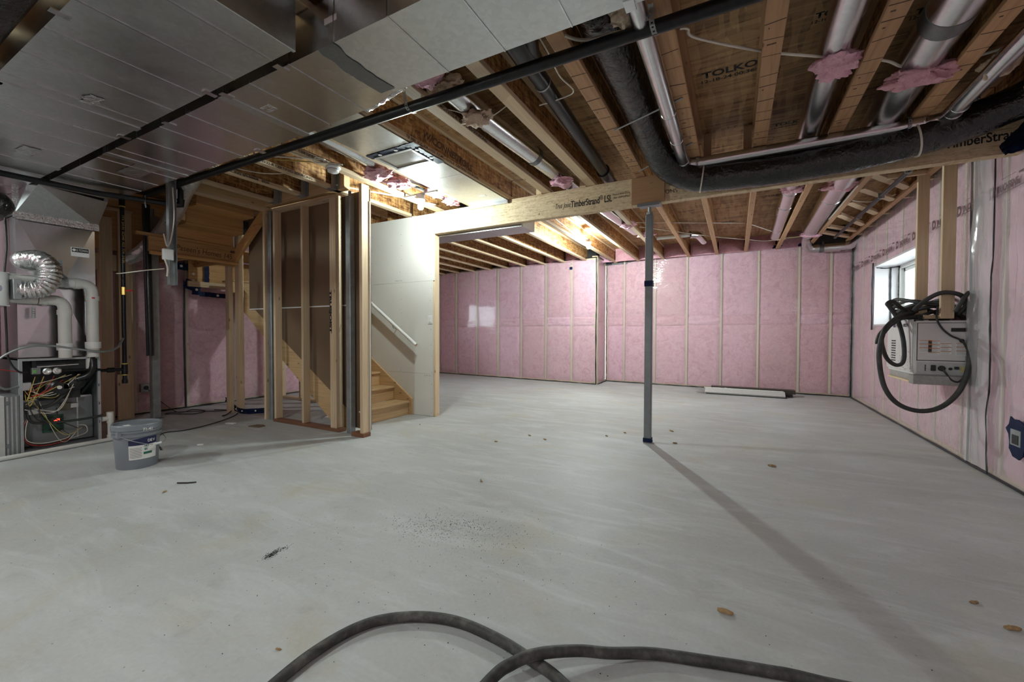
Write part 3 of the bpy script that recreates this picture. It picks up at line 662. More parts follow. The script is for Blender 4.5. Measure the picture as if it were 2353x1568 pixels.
MB().grid(lambda u, v: (-1.82 + (u - .5) * (0.11 + 0.03 * mn.noise(Vector((v * 6, 1, 0)))) - 0.02 * math.sin(v * 3), 1.41 + 0.43 * v, DZ - 0.004), 4, 20).build('sealant_strip', GALVD, sd, fix=False)
MB().grid(lambda u, v: (-2.12 + .40 * u, 1.955 - .085 * u + (v - .5) * .05 + .012 * mn.noise(Vector((u * 9, v * 3, 2))), DZ - .004 + .035 * abs(v - .5) + .012 * mn.noise(Vector((u * 14, v * 5, 4)))), 24, 6).build('foil_tape', FOIL, sd, smooth=30, fix=False)
MB().grid(lambda u, v: (-4.9 + .40 * u, 1.62 + .16 * v + .012 * mn.noise(Vector((u * 5, v * 5, 2))), DZ - .003 + .004 * mn.noise(Vector((u * 9, v * 9, 4)))), 10, 6).build('foil_tape', FOIL, sd, smooth=30, fix=False)
MB().box(-2.69, -2.60, 1.60, 1.66, DZ - .002, DZ).build('foil_tape', FOIL, sd)
for x, y in ((-2.70, 1.405), (-2.16, 1.40), (-3.42, 1.41), (-0.40, 1.85), (-3.3, 1.96)):
    MB().box(x - .045, x + .0, y - .02, y + .05, DZ - .006, DZ).box(x - .045, x - .0, y - .022, y - .019, DZ - .006, DZ + .05).build('hanger_clip', GALV2, sd)
MB().box(-1.83, -1.74, 1.4125, 1.4145, 2.735, 2.765).build('sticker', PAPER, sd)
MB().box(-0.75, -0.66, 1.45, 1.50, DZ - .002, DZ).build('sticker', PAPER, sd)
# shaped transition down to the furnace plenum
v = [(-5.963, 1.40, DZ), (-6.12, 1.955, DZ), (-6.195, 1.285, 2.34), (-6.195, 1.885, 2.34), (-6.75, 1.30, 2.34), (-6.75, 1.885, 2.34), (-6.75, 1.40, 2.86), (-6.75, 1.955, 2.86), (-5.963, 1.40, 2.86), (-6.1, 1.955, 2.86)]
MB().add(v, [(0, 1, 3, 2), (0, 2, 4, 6, 8), (1, 9, 7, 5, 3), (4, 5, 7, 6), (8, 6, 7, 9)]).build('duct_transition', GALV, sd, fix=True)
fl_ = MB(); fl_.grid(lambda u, v: (-6.17 - .006 * mn.noise(Vector((u * 20, v * 5, 0))), 1.275 + .62 * u, 2.30 + .075 * v), 40, 4); fl_.build('foil_tape', FOIL, sd, smooth=20, fix=False)
MB().grid(lambda u, v: (-6.18, 1.272 + .045 * u, 2.3 + .33 * v + .01 * mn.noise(Vector((u * 5, v * 9, 0)))), 4, 14).build('foil_tape', FOIL, sd, smooth=20, fix=False)

rd = thing('return_duct', 'broad grey sheet metal return duct in the top left, ending beside the supply duct', 'duct', (-4, 1.02, DZ))
xs = [-7.2, -5.25, -3.72, -1.99]
for i in range(3): MB().box(xs[i], xs[i + 1], 0.70, 1.352, DZ - .004, 2.87).build('duct_section', GALV, rd)
for x in xs[1:3]: MB().box(x - 0.035, x + 0.035, 0.69, 1.36, DZ - 0.010, DZ - .004).build('drive_cleat', GALV, rd)
for x in (-2.162, -2.509, -2.868, -3.21, -3.561, -4.05, -4.4, -4.75, -5.6, -5.95, -6.3, -6.65):
    MB().bar((x, 0.70, DZ - 0.0055), (x, 1.352, DZ - 0.0055), 0.006, 0.004).build('seam_bead', GALV2, rd)
MB().cbox(-1.995, -1.975, 0.69, 1.36, DZ - .012, 2.872, .003).build('end_cap', GALV, rd)
for x, y, wx, wy in ((-3.5, 1.05, .16, .07), (-4.93, 1.10, .24, .10)):
    MB().grid(lambda u, v: (x + wx * (u - .5) + .02 * mn.noise(Vector((u * 4, v * 4, x))), y + wy * (v - .5) + .02 * mn.noise(Vector((u * 4, v * 4, x + 5))), DZ - .008 + .004 * mn.noise(Vector((u * 8, v * 8, 4)))), 8, 6).build('foil_tape', FOIL, rd, smooth=30, fix=False)
for x, y in ((-2.68, .70), (-3.72, .70), (-2.78, 1.352), (-3.95, 1.352)):
    MB().box(x - .02, x + .02, y - .03, y + .04, DZ - .010, DZ - .004).build('hanger_clip', GALV2, rd)
bigf = thing('insulated_duct', 'thick black insulated flexible duct in the very top left corner', 'duct', (-3.5, .45, 2.72))
MB().tube(cr([(-7.2, .50, 2.70), (-5.5, .51, 2.69), (-4.2, .505, 2.69), (-2.9, .49, 2.70), (-1.2, .48, 2.70)], 12), 0.165, 20).build('insulation_jacket', WRAP, bigf, smooth=60)

# sheet-metal panning between two joists, with the taped filter grille
pn = thing('return_panning', 'flat sheet metal panning between two joists with a blue-taped return grille', 'duct', (-2.84, 3.6, ZJ))
for a, c in ((1.97, 2.86), (3.22, 3.62), (3.625, 4.62)):
    MB().box(-3.09, -2.55 if a > 2.5 else -2.55, a, c, ZJ - .012, ZJ - .006).build('metal_panel', GALV, pn)
MB().box(-3.12, -2.54, 4.60, 4.63, ZJ - .05, ZJ - .006).build('metal_panel', GALV, pn)
g = MB(); g.cbox(-3.06, -2.60, 2.90, 2.93, ZJ - .022, ZJ - .004, .003).cbox(-3.06, -2.60, 3.19, 3.22, ZJ - .022, ZJ - .004, .003).cbox(-3.06, -3.03, 2.93, 3.19, ZJ - .022, ZJ - .004, .003).cbox(-2.63, -2.60, 2.93, 3.19, ZJ - .022, ZJ - .004, .003)
g.build('grille_frame', GALV2, pn)
MB().box(-3.03, -2.63, 2.93, 3.19, ZJ - .012, ZJ - .008).build('filter_screen', plain('filter_mesh', (0.46, 0.41, 0.33), 0.85, 0, .1, 150, .3), pn)
sl = MB()
for k in range(26): sl.bar((-3.03 + .4 * k / 25, 2.93, ZJ - .0125), (-3.03 + .4 * k / 25, 3.19, ZJ - .0125), .0018, .002)
sl.build('screen_wire', GALV2, pn, stuff=True)
def tape(parent, p0, p1, wd, nrm, seed=0, mat=BLUETAPE, n=18, name='blue_tape'):
    p0 = Vector(p0); p1 = Vector(p1); d = p1 - p0; nr = Vector(nrm); sd_ = d.normalized().cross(nr)
    return MB().grid(lambda u, v: p0 + d * u + sd_ * wd * ((v - .5) + .12 * mn.noise(Vector((u * 8, v * 2, seed)))) + nr * (.004 + .006 * abs(mn.noise(Vector((u * 9, v * 4, seed + 3))))), n, 4).build(name, mat, parent, smooth=40, fix=False)
tape(pn, (-3.10, 2.875, ZJ - .012), (-2.50, 2.865, ZJ - .012), .085, (0, 0, -1), 1); tape(pn, (-2.575, 2.83, ZJ - .012), (-2.565, 3.30, ZJ - .012), .085, (0, 0, -1), 2)
for x, y in ((-2.95, 2.872), (-2.75, 2.868), (-2.572, 2.95), (-2.57, 3.15)):
    MB().lathe([(.018, 0), (.018, .002)], (x, y, ZJ - .020), 12, (0, 0, -1)).build('tape_logo', WHITEINK, pn)
MB().box(-2.78, -2.69, 4.30, 4.345, ZJ - .014, ZJ - .012).build('sticker', PAPER, pn)
# boxed panning beyond the beam
bk = thing('panned_bulkhead', 'shallow metal-lined box under the joists just behind the beam', 'duct', (-3.3, 4.95, 2.56))
for a, c in ((-4.5, -3.62), (-3.615, -2.95), (-2.945, -2.41)): MB().box(a, c, 4.75, 5.10, 2.555, 2.565).build('metal_panel', GALV, bk)
MB().box(-2.41, -2.40, 4.75, 5.10, 2.555, ZJ).build('end_panel', DRY, bk); MB().box(-4.5, -2.41, 5.09, 5.10, 2.565, ZJ).build('side_panel', GALV, bk)
MB().box(-4.5, -2.41, 4.74, 4.75, 2.555, ZJ).build('side_panel', GALV, bk)

# ------------------------------------------------------------------ round ducts in the joist bays
def round_duct(name, label, path, r, joints=(), tapes=(), mat=GALV2, n=24, sm=50):
    t = thing(name, label, 'duct', path[0]); P = [Vector(p) for p in path]
    MB().tube(P, r, n).build('duct_pipe', mat, t, smooth=sm)
    for a, b_, f in joints:     # raised crimp band at fraction f of segment a..b
        p = Vector(path[a]).lerp(Vector(path[b_]), f); d = (Vector(path[b_]) - Vector(path[a])).normalized()
        MB().tube([p - d * .012, p - d * .006, p + d * .006, p + d * .012], lambda q: r + (.006 if .2 < q < .8 else .001), n).build('crimp_joint', mat, t, smooth=50)
    for a, b_, f, ln in tapes:
        p = Vector(path[a]).lerp(Vector(path[b_]), f); d = (Vector(path[b_]) - Vector(path[a])).normalized()
        MB().tube([p - d * ln / 2, p + d * ln / 2], r + .003, n).build('cloth_tape', GALVD, t, smooth=50)
    return t
round_duct('round_duct', 'mid-size round metal duct running the whole length of the bay left of the widest one', [(0.50, -2.2, 2.99), (0.53, 3.4, 2.99), (0.63, 9.0, 2.98)], 0.092, [(1, 2, .5), (1, 2, .62)])
round_duct('round_duct', 'widest round metal duct, in the bay nearest the right wall, with grey tape band', [(1.02, -2.2, 2.985), (1.03, 3.4, 2.985), (1.12, 8.95, 2.98)], 0.122, [(1, 2, .6)], [(0, 1, .965, .12)])
round_duct('round_duct', 'round metal duct with grey taped joint beside the TrusJoist lettering bay'.replace('beside the TrusJoist lettering bay', 'running to the beam above the black lettering'), [(-1.86, -2.2, 2.985), (-1.86, 3.0, 2.985), (-1.74, 4.95, 2.98), (-1.55, 7.4, 2.98)], 0.088, [(2, 3, .3)], [(1, 2, .42, .07)])
round_duct('round_duct', 'round duct half hidden by pink tufts above the smoke detector', [(-3.33, 1.98, 3.0), (-3.40, 3.6, 3.0), (-3.36, 4.9, 3.0)], 0.075)
sp = thing('small_round_duct', 'slim shiny metal pipe with two elbows, strapped above the black flexible duct', 'duct', (-0.45, 4.2, 2.83))
P = route([(-0.455, -2.2, 2.845), (-0.455, 4.40, 2.835), (1.395, 4.40, 2.835), (1.40, 1.5, 2.845)], 0.10, 4)
MB().tube(P, 0.052, 18).build('duct_pipe', GALV2, sp, smooth=28)
for p, d in (((-0.455, 4.27, 2.836), (0, 1, 0)), ((-0.33, 4.40, 2.836), (1, 0, 0)), ((1.27, 4.40, 2.836), (1, 0, 0)), ((1.40, 4.27, 2.836), (0, 1, 0)), ((1.40, 4.17, 2.836), (0, 1, 0)), ((-.455, 3.30, 2.84), (0, 1, 0)), ((-.455, 3.78, 2.84), (0, 1, 0))):
    p = Vector(p); d = Vector(d); MB().tube([p - d * .01, p - d * .004, p + d * .004, p + d * .01], lambda q: .053 + (.005 if .2 < q < .8 else 0), 18).build('crimp_joint', GALV2, sp, smooth=50)
def strap(parent, pts, wd=0.022, side=(1, 0, 0), mat=STEELL):
    """perforated hanger strap following pts, with real holes"""
    P = [Vector(p) for p in pts]; sd_ = Vector(side); m = MB(); L = [0]
    for a, b_ in zip(P, P[1:]): L.append(L[-1] + (b_ - a).length)
    def at(q):
        for i in range(len(P) - 1):
            if q <= L[i + 1] or i == len(P) - 2: return P[i].lerp(P[i + 1], (q - L[i]) / max(1e-6, L[i + 1] - L[i]))
    nseg = max(2, int(L[-1] / .022))
    for k in range(nseg):
        a, b_ = at(L[-1] * k / nseg), at(L[-1] * (k + 1) / nseg); c = a.lerp(b_, .32); d = a.lerp(b_, .68)
        q = [a - sd_ * wd / 2, a + sd_ * wd / 2, c - sd_ * wd / 2, c + sd_ * wd / 2, d - sd_ * wd / 2, d + sd_ * wd / 2, b_ - sd_ * wd / 2, b_ + sd_ * wd / 2,
             c - sd_ * wd * .2, c + sd_ * wd * .2, d - sd_ * wd * .2, d + sd_ * wd * .2]
        m.add(q, [(0, 1, 3, 2), (4, 5, 7, 6), (2, 8, 10, 4), (9, 3, 5, 11)])
    return m.build('hanger_strap', mat, parent, fix=False)
for x in (-0.34, 1.18):
    strap(sp, [(x, 4.37, ZJ + .02), (x, 4.34, 2.86), (x, 4.345, 2.80), (x, 4.38, 2.779), (x, 4.42, 2.779), (x, 4.456, 2.80), (x, 4.46, 2.87)])
fx = thing('flexible_duct', 'fat shiny black insulated flexible duct sagging along the front of the beam', 'duct', (0, 4.45, 2.68))
FP = cr([(-0.70, 1.2, 3.01), (-0.705, 2.6, 3.01), (-0.70, 3.4, 3.0), (-0.69, 3.95, 2.96), (-0.60, 4.32, 2.82), (-0.36, 4.46, 2.715), (0.0, 4.475, 2.69), (0.4, 4.475, 2.675), (0.95, 4.46, 2.70), (1.3, 4.45, 2.745), (1.62, 4.42, 2.82), (1.9, 4.30, 2.90)], 34)
nF = len(FP)
bmf = MB(); bmf.tube(FP, 0.126, 44)
for i_, p_ in enumerate(bmf.v):      # crinkle the plastic jacket, folds mostly run around the duct
    c_ = FP[min(i_ // 44, nF - 1)]; q_ = Vector(p_); k_ = i_ // 44 / nF
    d_ = 0.006 * mn.noise(Vector((q_.x * 9, q_.y * 9, q_.z * 22))) + 0.0025 * mn.noise(q_ * 30) - 0.007 * abs(mn.noise(Vector((k_ * 160, q_.z * 5, 2)))) * (1.6 if .42 < k_ < .53 else .6)
    bmf.v[i_] = tuple(q_ + (q_ - c_).normalized() * d_)
bmf.build('insulation_jacket', WRAP, fx, smooth=70)
for q in (0.47, 0.80):
    i = int(q * nF); p = FP[i]; d = (FP[i + 1] - FP[i - 1]).normalized()
    MB().tube([p - d * .006, p + d * .006], 0.133, 24).build('zip_tie', CABLE, fx, smooth=50)
for a, b_ in (((-.90, 3.463, ZJ - .006), (-.35, 3.214, ZJ - .006)), ((-.90, 4.455, ZJ - .006), (-.35, 4.006, ZJ - .006))):
    MB().bar(a, b_, .016, .004).build('support_strap', STEELL, fx)
fo = thing('elbowed_duct', 'short round metal duct elbowing along the far wall into the right corner', 'duct', (1.2, 9.6, 2.85))
MB().tube(route([(1.12, 9.0, 2.98), (1.14, 9.42, 2.98), (1.19, 9.66, 2.80), (1.86, 9.62, 2.795), (1.90, 9.66, 2.90)], 0.12, 4), 0.085, 18).build('duct_pipe', GALV2, fo, smooth=26)
for x in (1.40, 1.72): MB().tube([(x - .035, 9.64, 2.796), (x + .035, 9.64, 2.796)], .09, 18).build('cloth_tape', GALVD, fo, smooth=50)
for x in (1.42, 1.78): strap(fo, [(x, 9.6, ZJ + .03), (x, 9.555, 2.82), (x, 9.6, 2.71)])
wp_ = thing('white_vent_pipe', 'short white plastic pipe between the far joists, left of the round ducts', 'pipe', (-1.0, 8.1, 2.96))
MB().tube([(-1.30, 8.05, 2.95), (-0.74, 8.12, 2.965)], .04, 14).build('pipe', PVC, wp_, smooth=50); MB().tube(route([(-0.74, 8.12, 2.965), (-.62, 8.2, 2.97), (-.55, 8.75, 2.95)], .08), .062, 16).build('elbow_fitting', GALV2, wp_, smooth=40)

# ------------------------------------------------------------------ black pipes
gp = thing('gas_pipe', 'long straight black iron gas pipe hung under the joists across the room', 'pipe', (-2, 2.3, 2.8))
MB().tube([(-6.05, 2.27, 2.80), (3.0, 2.315, 2.80)], 0.036, 16).build('pipe', BLACKPIPE, gp, smooth=50)
for x in (-2.06, -0.40, -3.87): strap(gp, [(x, 2.20, ZJ + .12), (x, 2.245, 2.82), (x + .005, 2.25, 2.78), (x + .01, 2.29, 2.761), (x + .015, 2.33, 2.775)], .026)
strap(gp, [(-2.02, 2.36, 2.80), (-2.0, 2.36, ZJ + .05)], .024)
for x in (-5.35,):
    MB().tube([(x - .05, 2.285, 2.80), (x + .05, 2.285, 2.80)], .047, 16).build('coupling', BLACKPIPE, gp, smooth=50)
dp = thing('drain_pipe', 'black plastic drain pipe lying in the joist bay beside the beam', 'pipe', (-1.27, 3.6, 2.98))
MB().tube([(-1.22, 1.9, 2.99), (-1.23, 2.7, 2.985), (-1.30, 4.62, 2.97), (-1.30, 5.3, 2.965)], .058, 18).build('pipe', BLACKPL, dp, smooth=50)
MB().tube([(-1.20, 2.0, 3.0), (-1.215, 2.52, 2.99)], .085, 18).tube([(-1.03, 2.05, 3.0), (-1.19, 2.5, 2.99)], .05, 14).build('wye_fitting', BLACKPL, dp, smooth=50)
for y in (2.75, 4.2): MB().tube([(-1.232 - (y - 2.7) * .036, y - .008, 2.984), (-1.232 - (y - 2.7) * .036, y + .008, 2.984)], .062, 18).build('hanger_ring', STEELL, dp, smooth=50)
MB().tube([(-1.295, 4.5, 2.972), (-1.3, 4.72, 2.97)], .072, 18).build('coupling', BLACKPL, dp, smooth=50)
fm = MB()
for k in range(5): fm.lathe([(0.0, -.012), (.016, -.006), (.02, 0), (.012, .01), (0, .014)], (-1.262 + rng.uniform(-.012, .012), 3.38 + .03 * k, 2.93 + rng.uniform(-.004, .01)), 8)
fm.build('foam_blob', TAN, dp, smooth=60)
rp = thing('black_rod', 'thin dark pipe slung along the bridging boards by the right wall', 'pipe', (1.5, 7, 2.84))
MB().tube([(1.54, 4.9, 2.84), (1.49, 8.95, 2.845)], .024, 10).build('pipe', BLACKPIPE, rp, smooth=50)
for y in (5.6, 6.5, 7.5): MB().box(1.49, 1.55, y, y + .012, 2.815, 2.88).build('pipe_clip', STEELL, rp)
bp2 = thing('black_drain', 'black pipe bend at the right end of the beam in the last bay', 'pipe', (1.6, 4.2, 2.95))
MB().tube(route([(1.66, 1.5, 3.06), (1.62, 3.2, 3.05), (1.58, 3.75, 3.04), (1.56, 4.9, 3.03)], .1), .05, 14).build('pipe', BLACKPL, bp2, smooth=50)
MB().tube([(1.580, 3.85, 3.039), (1.579, 3.88, 3.039)], .058, 14).build('yellow_ring', YCABLE, bp2, smooth=50)
strap(bp2, [(1.62, 4.55, ZS - .05), (1.62, 4.50, 2.9), (1.60, 4.50, 2.72)], .02)
tp_ = thing('taped_corner', 'crumpled dark blue tape covering the beam end at the right wall', 'tape', (1.9, 4.55, 2.7))
MB().grid(lambda u, v: (1.72 + .20 * u + .05 * v, 4.40 + .22 * v + .012 * mn.noise(Vector((u * 6, v * 6, 1))), 2.50 + .34 * v * (.4 + .6 * u) + .05 * u + .02 * mn.noise(Vector((u * 7, v * 7, 3)))), 14, 14).build('tape_sheet', BLUETAPE, tp_, smooth=50, fix=False)

# ================================================================== STAIRS
st = thing('staircase', 'bare wooden stairs rising to the left beside the white drywall partition', 'stairs', (-4.2, 4.1, 0))
R_, T_ = 0.2, 0.288
for k in range(10):
    x = -4.19 - T_ * k
    MB().cbox(x - 0.018, x, 3.585, 4.605, R_ * k + .002, R_ * (k + 1) - .028, .002).build('riser', OLDW[1], st)
    MB().cbox(x - T_ - 0.0, x + 0.026, 3.585, 4.605, R_ * (k + 1) - .028, R_ * (k + 1), .005).build('tread', OLDW[1], st)
def stringer(y0, y1, nm, x_end=-7.25):
    s = R_ / T_
    pts = [(-4.13, 0.0), (-4.13, 0.235), (x_end, 0.235 + (-4.13 - x_end) * s), (x_end, 0.235 + (-4.13 - x_end) * s - .33), (-4.42, 0.0)]
    return MB().prism(pts, 1, y0, y1).build(nm, OLDW[0], st)
stringer(4.607, 4.645, 'stringer'); stringer(3.55, 3.584, 'stringer', -6.5)
lettering('STEEL NO 5', 0.05, (-6.05, 3.548, 1.49), (0.82, 0, -0.57), (0.57, 0, 0.82), INKB, st)
# flight from the landing up to the main floor, seen from below
us = thing('upper_stair_flight', 'underside of the upper wooden stair flight, above the dark storage corner', 'stairs', (-6.0, 3.0, 2.4))
for k in range(4):
    x = -5.66 - 0.262 * k; z = ZJ + .13 - .2 * k
    MB().cbox(x - .262, x + .0, 2.72, 3.42, z - .030, z - .002, .002).build('tread', ORW[1], us)
    MB().cbox(x - .27, x - .252, 2.72, 3.42, z - .2, z - .03, .002).build('riser', ORW[1], us)
MB().prism([(-5.62, ZJ), (-5.75, ZJ), (-6.50, 2.32), (-6.50, 2.20), (-6.42, 2.20), (-5.62, 2.80)], 1, 3.42, 3.46).build('stringer', ORW[0], us)
ld = thing('stair_landing', 'wooden landing frame with handwriting on its front board, under the upper flight', 'landing', (-6.9, 3, 2.2))
MB().cbox(-6.44, -6.40, 2.42, 3.46, 2.205, 2.395, .003).build('rim_board', ORW[1], ld)
MB().cbox(-6.41, -6.37, 2.42, 3.46, 2.165, 2.205, .003).build('plate', ORW[1], ld); MB().cbox(-7.5, -6.46, 2.9, 4.6, 2.39, 2.41, .002).build('deck', ORW[1], ld)
MB().cbox(-6.46, -6.41, 2.3, 3.46, 2.395, 2.43, .003).build('ledger', ORW[1], ld)
for y in (2.95, 3.4): MB().cbox(-7.5, -6.44, y - .02, y + .02, 2.205, 2.39, .003).build('joist', ORW[0], ld)
lettering("Paseen's Homes 145", 0.105, (-6.399, 2.70, 2.265), (0, 1, -.03), (0, 0, 1), INKB, ld, fit=0.68, shear=.15)
MB().box(-6.3995, -6.399, 3.36, 3.47, 2.335, 2.37).build('scribble', INKB, ld)
for (xa, xb, ya, yb, zb) in ((-6.50, -6.40, 3.47, 3.54, 2.72), (-6.62, -6.53, 3.40, 3.46, 2.165)):
    MB().cbox(xa, xb, ya, yb, 0, zb, .003).build('post', WOOD[2], ld)
MB().cbox(-7.42, -7.38, 3.27, 3.86, 1.90, 1.985, .003).build('brace', WOOD[1], ld)
MB().box(-7.45, -7.44, 3.3, 4.2, 1.95, 2.35).build('rear_panel', ORW[1], ld)
MB().box(-7.44, -7.42, 1.32, 3.45, 2.30, ZS - .05).build('rear_panel', ORW[1], ld)
hr = thing('handrail', 'round white handrail sloping down the white drywall partition', 'handrail', (-4.4, 4.57, 1.3))
MB().tube([(-6.9, 4.565, 3.06), (-4.005, 4.565, 1.02)], .023, 16).build('rail', WHITEPL, hr, smooth=50)
MB().lathe([(.0225, 0), (.0225, .004)], (-4.006, 4.565, 1.021), 16, (.817, 0, -.576)).build('rail_end', WOOD[0], hr)
for x in (-4.45, -5.4, -6.4):
    z = 1.02 + (-4.005 - x) * .7047
    MB().tube(route([(x, 4.565, z - .02), (x, 4.575, z - .07), (x, 4.648, z - .085)], .02), .006, 8).build('bracket', STEELL, hr, smooth=50)
sw = thing('light_switch', 'white light switch plate near the right edge of the white partition', 'switch', (-3.815, 4.645, 1.38))
MB().cbox(-3.853, -3.777, 4.640, 4.648, 1.322, 1.438, .003).build('plate', WHITEPL, sw); MB().cbox(-3.833, -3.797, 4.635, 4.640, 1.345, 1.415, .002).build('rocker', WHITEPL, sw)

# ================================================================== LEFT: posts, pipes, studs against the left wall
def post(name, label, cat, x0, x1, y0, y1, z0, z1, mat, c=.003): 
    t = thing(name, label, cat, ((x0 + x1) / 2, (y0 + y1) / 2, z0)); MB().cbox(x0, x1, y0, y1, z0, z1, c).build('shaft', mat, t); return t
LW = struct('wall_left_framing', (-7.44, 2.4, 0))
for (ya, yb, zb) in ((2.27, 2.395, 2.73), (2.455, 2.60, 2.83)): MB().cbox(-7.50, -7.38, ya, yb, 0, zb, .003).build('stud', WOOD[2], LW)
MB().cbox(-7.50, -7.38, 1.9, 2.62, 2.83, 2.87, .003).build('top_plate', WOOD[1], LW)
MB().cbox(-7.50, -7.42, 1.75, 2.45, 2.02, 2.24, .003).build('blocking', WOOD[1], LW)
MB().cbox(-7.40, -7.36, 2.42, 2.455, 0, 0.62, .003).build('stud_offcut', WOOD[2], LW)
for k, (p0, p1, wd) in enumerate((((-7.46, 3.10, 2.20), (-7.46, 3.36, 2.20), .11), ((-7.46, 3.36, 2.26), (-7.46, 3.36, 1.95), .10), ((-7.44, 3.33, 2.0), (-7.44, 3.28, 1.86), .13), ((-7.44, 3.40, 1.98), (-7.44, 3.40, 1.78), .12), ((-7.44, 3.44, 1.80), (-7.44, 3.90, 1.785), .075), ((-7.40, 3.53, 2.25), (-7.40, 3.53, 1.98), .07))):
    tape(LW, p0, p1, wd, (1, 0, 0), k + 40)
for y, z in ((3.2, 2.2), (3.36, 2.1), (3.33, 1.93), (3.40, 1.86), (3.7, 1.79), (3.36, 2.0)): MB().lathe([(.02, 0), (.02, .002)], (-7.425, y, z), 10, (1, 0, 0)).build('tape_logo', WHITEINK, LW)
jp = thing('jack_post', 'galvanised square jack post standing by the pink wall behind the grey pail', 'post', (-7.05, 2.71, 0))
MB().cbox(-7.10, -7.0, 2.665, 2.755, 0.01, 2.78, .006).build('post_tube', STEELL, jp); MB().box(-7.13, -6.97, 2.64, 2.78, 0, .01).build('base_plate', STEEL, jp); MB().cyl((-7.05, 2.71, 2.78), (-7.05, 2.71, 2.88), .02, 10).build('jack_screw', STEEL, jp)
ab = thing('black_vent_pipe', 'glossy black vertical plastic pipe in front of the galvanised jack post', 'pipe', (-6.9, 2.6, .87))
MB().tube([(-6.88, 2.575, ZJ), (-6.88, 2.600, 0.88)], .043, 20).build('pipe', BLACKPL, ab, smooth=50)
hs = thing('hanging_steel_stud', 'short hanging steel stud with a small white control box on it', 'stud', (-5.3, 2.2, 1.7))
m = MB(); m.box(-5.33, -5.27, 2.165, 2.168, 1.70, ZJ).box(-5.33, -5.327, 2.165, 2.235, 1.70, ZJ).box(-5.33, -5.27, 2.232, 2.235, 1.70, ZJ); m.build('channel', STEELL, hs)
tb = thing('control_box', 'small white square control box with cables, fixed to the hanging steel stud', 'box', (-5.26, 2.16, 1.96))
MB().cbox(-5.29, -5.25, 2.105, 2.20, 1.955, 2.07, .006).build('housing', WHITEPL, tb); MB().cbox(-5.25, -5.247, 2.14, 2.19, 1.975, 2.05, .001).build('cover', PAPER, tb)
MB().tube(cr([(-5.24, 2.19, 2.72), (-5.24, 2.20, 2.4), (-5.25, 2.17, 2.16), (-5.255, 2.14, 2.10), (-5.25, 2.12, 2.17), (-5.25, 2.11, 2.22)], 6), .007, 6).build('cable', CABLE, tb, smooth=60)
MB().tube(cr([(-5.26, 2.12, 1.96), (-5.25, 2.14, 1.87), (-5.25, 2.135, 1.78)], 6), .010, 6).build('cable', CABLE, tb, smooth=60)
MB().tube(cr([(-5.27, 2.12, 1.86), (-5.5, 2.05, 1.85), (-5.9, 2.0, 1.84), (-6.3, 2.07, 1.87)], 6), .005, 6).build('cable', CABLE, tb, smooth=60)
rdk = thing('insulated_branch_duct', 'round duct in clear film sloping down behind the hanging steel stud', 'duct', (-6.7, 2.8, 2.7))
MB().tube(cr([(-5.1, 2.36, 2.93), (-5.4, 2.37, 2.78), (-5.9, 2.50, 2.66), (-6.5, 2.64, 2.56), (-6.9, 2.68, 2.46), (-7.2, 2.62, 2.28), (-7.3, 2.50, 2.18)], 8), .085, 18).build('duct_pipe', metal('film_duct', (.62, .62, .60), .32, .1, .6, 14, .6), rdk, smooth=60)
gm = thing('gas_manifold', 'black iron gas branch pipe running below the ducts to an elbow by the studs', 'pipe', (-5.6, 1.7, 2.58))
MB().tube(route([(-5.72, .2, 2.585), (-5.62, 1.70, 2.58), (-5.40, 2.20, 2.58), (-5.33, 2.30, 2.58), (-5.33, 2.30, 2.80)], .05), .026, 12).build('pipe', BLACKPIPE, gm, smooth=40)
MB().tube([(-5.36, 2.26, 2.58), (-5.33, 2.30, 2.58), (-5.33, 2.30, 2.64)], .036, 12).build('elbow_fitting', BLACKPIPE, gm, smooth=40)
strap(gm, [(-5.46, 2.04, 2.63), (-5.45, 2.03, 2.57), (-5.45, 2.04, 2.50)], .03)
gd = thing('gas_drop', 'vertical black gas pipe with yellow bands and a red-handled brass valve', 'pipe', (-6.3, 2.13, .6))
GX, GY = -6.3, 2.135
MB().tube([(GX, GY, 0.60), (GX, GY, 2.74)], .021, 12).build('pipe', BLACKPIPE, gd, smooth=50)
MB().tube([(GX, GY, 0.595), (GX, GY, 0.64)], .028, 12).tube([(GX, GY, .70), (GX, GY, .82)], .029, 12).tube([(GX, GY, 2.66), (GX, GY, 2.75)], .028, 12).build('fitting', BLACKPIPE, gd, smooth=50)
MB().tube([(GX, GY, 0.76), (GX, 1.86, 0.76)], .017, 10).tube([(GX, 1.98, .76), (GX, 2.04, .76)], .028, 8).build('branch', BLACKPIPE, gd, smooth=50)
vb = MB().tube([(GX, GY, 1.63), (GX, GY, 1.72)], .03, 8).build('valve', BRASS, gd); MB().bar((GX + .02, GY, 1.68), (GX + .03, GY + .075, 1.685), .012, .02).build('valve_handle', RED, vb)
for z in (.695, .825, 2.655): MB().tube([(GX, GY, z - .006), (GX, GY, z + .006)], .0295, 12).build('sealant_band', YCABLE, gd, smooth=50)
lettering('FT4  3/4 IN  SCH40  A53  FT4  3/4 IN', 0.032, (GX + .0215, GY - .012, 2.55), (0, 0, -1), (0, 1, 0), YCABLE, gd, sx=1.1)
ob = thing('outlet_box', 'grey outlet box with a round socket low on the pink left wall', 'box', (-7.4, 2.73, .4))
MB().cbox(-7.46, -7.39, 2.68, 2.79, .34, .46, .004).build('housing', STEELL, ob); MB().lathe([(.03, 0), (.03, .006)], (-7.39, 2.735, .40), 14, (1, 0, 0)).build('socket', DARKM, ob)
sc2 = post('steel_column', 'slim grey steel column between the double stud and the end stud of the framed wall', 'post', -4.06, -3.985, 3.40, 3.475, 0, 2.80, STEELL, .006)
MB().cyl((-4.022, 3.437, 2.80), (-4.022, 3.437, 2.86), .018, 10).build('jack_screw', STEELL, sc2)
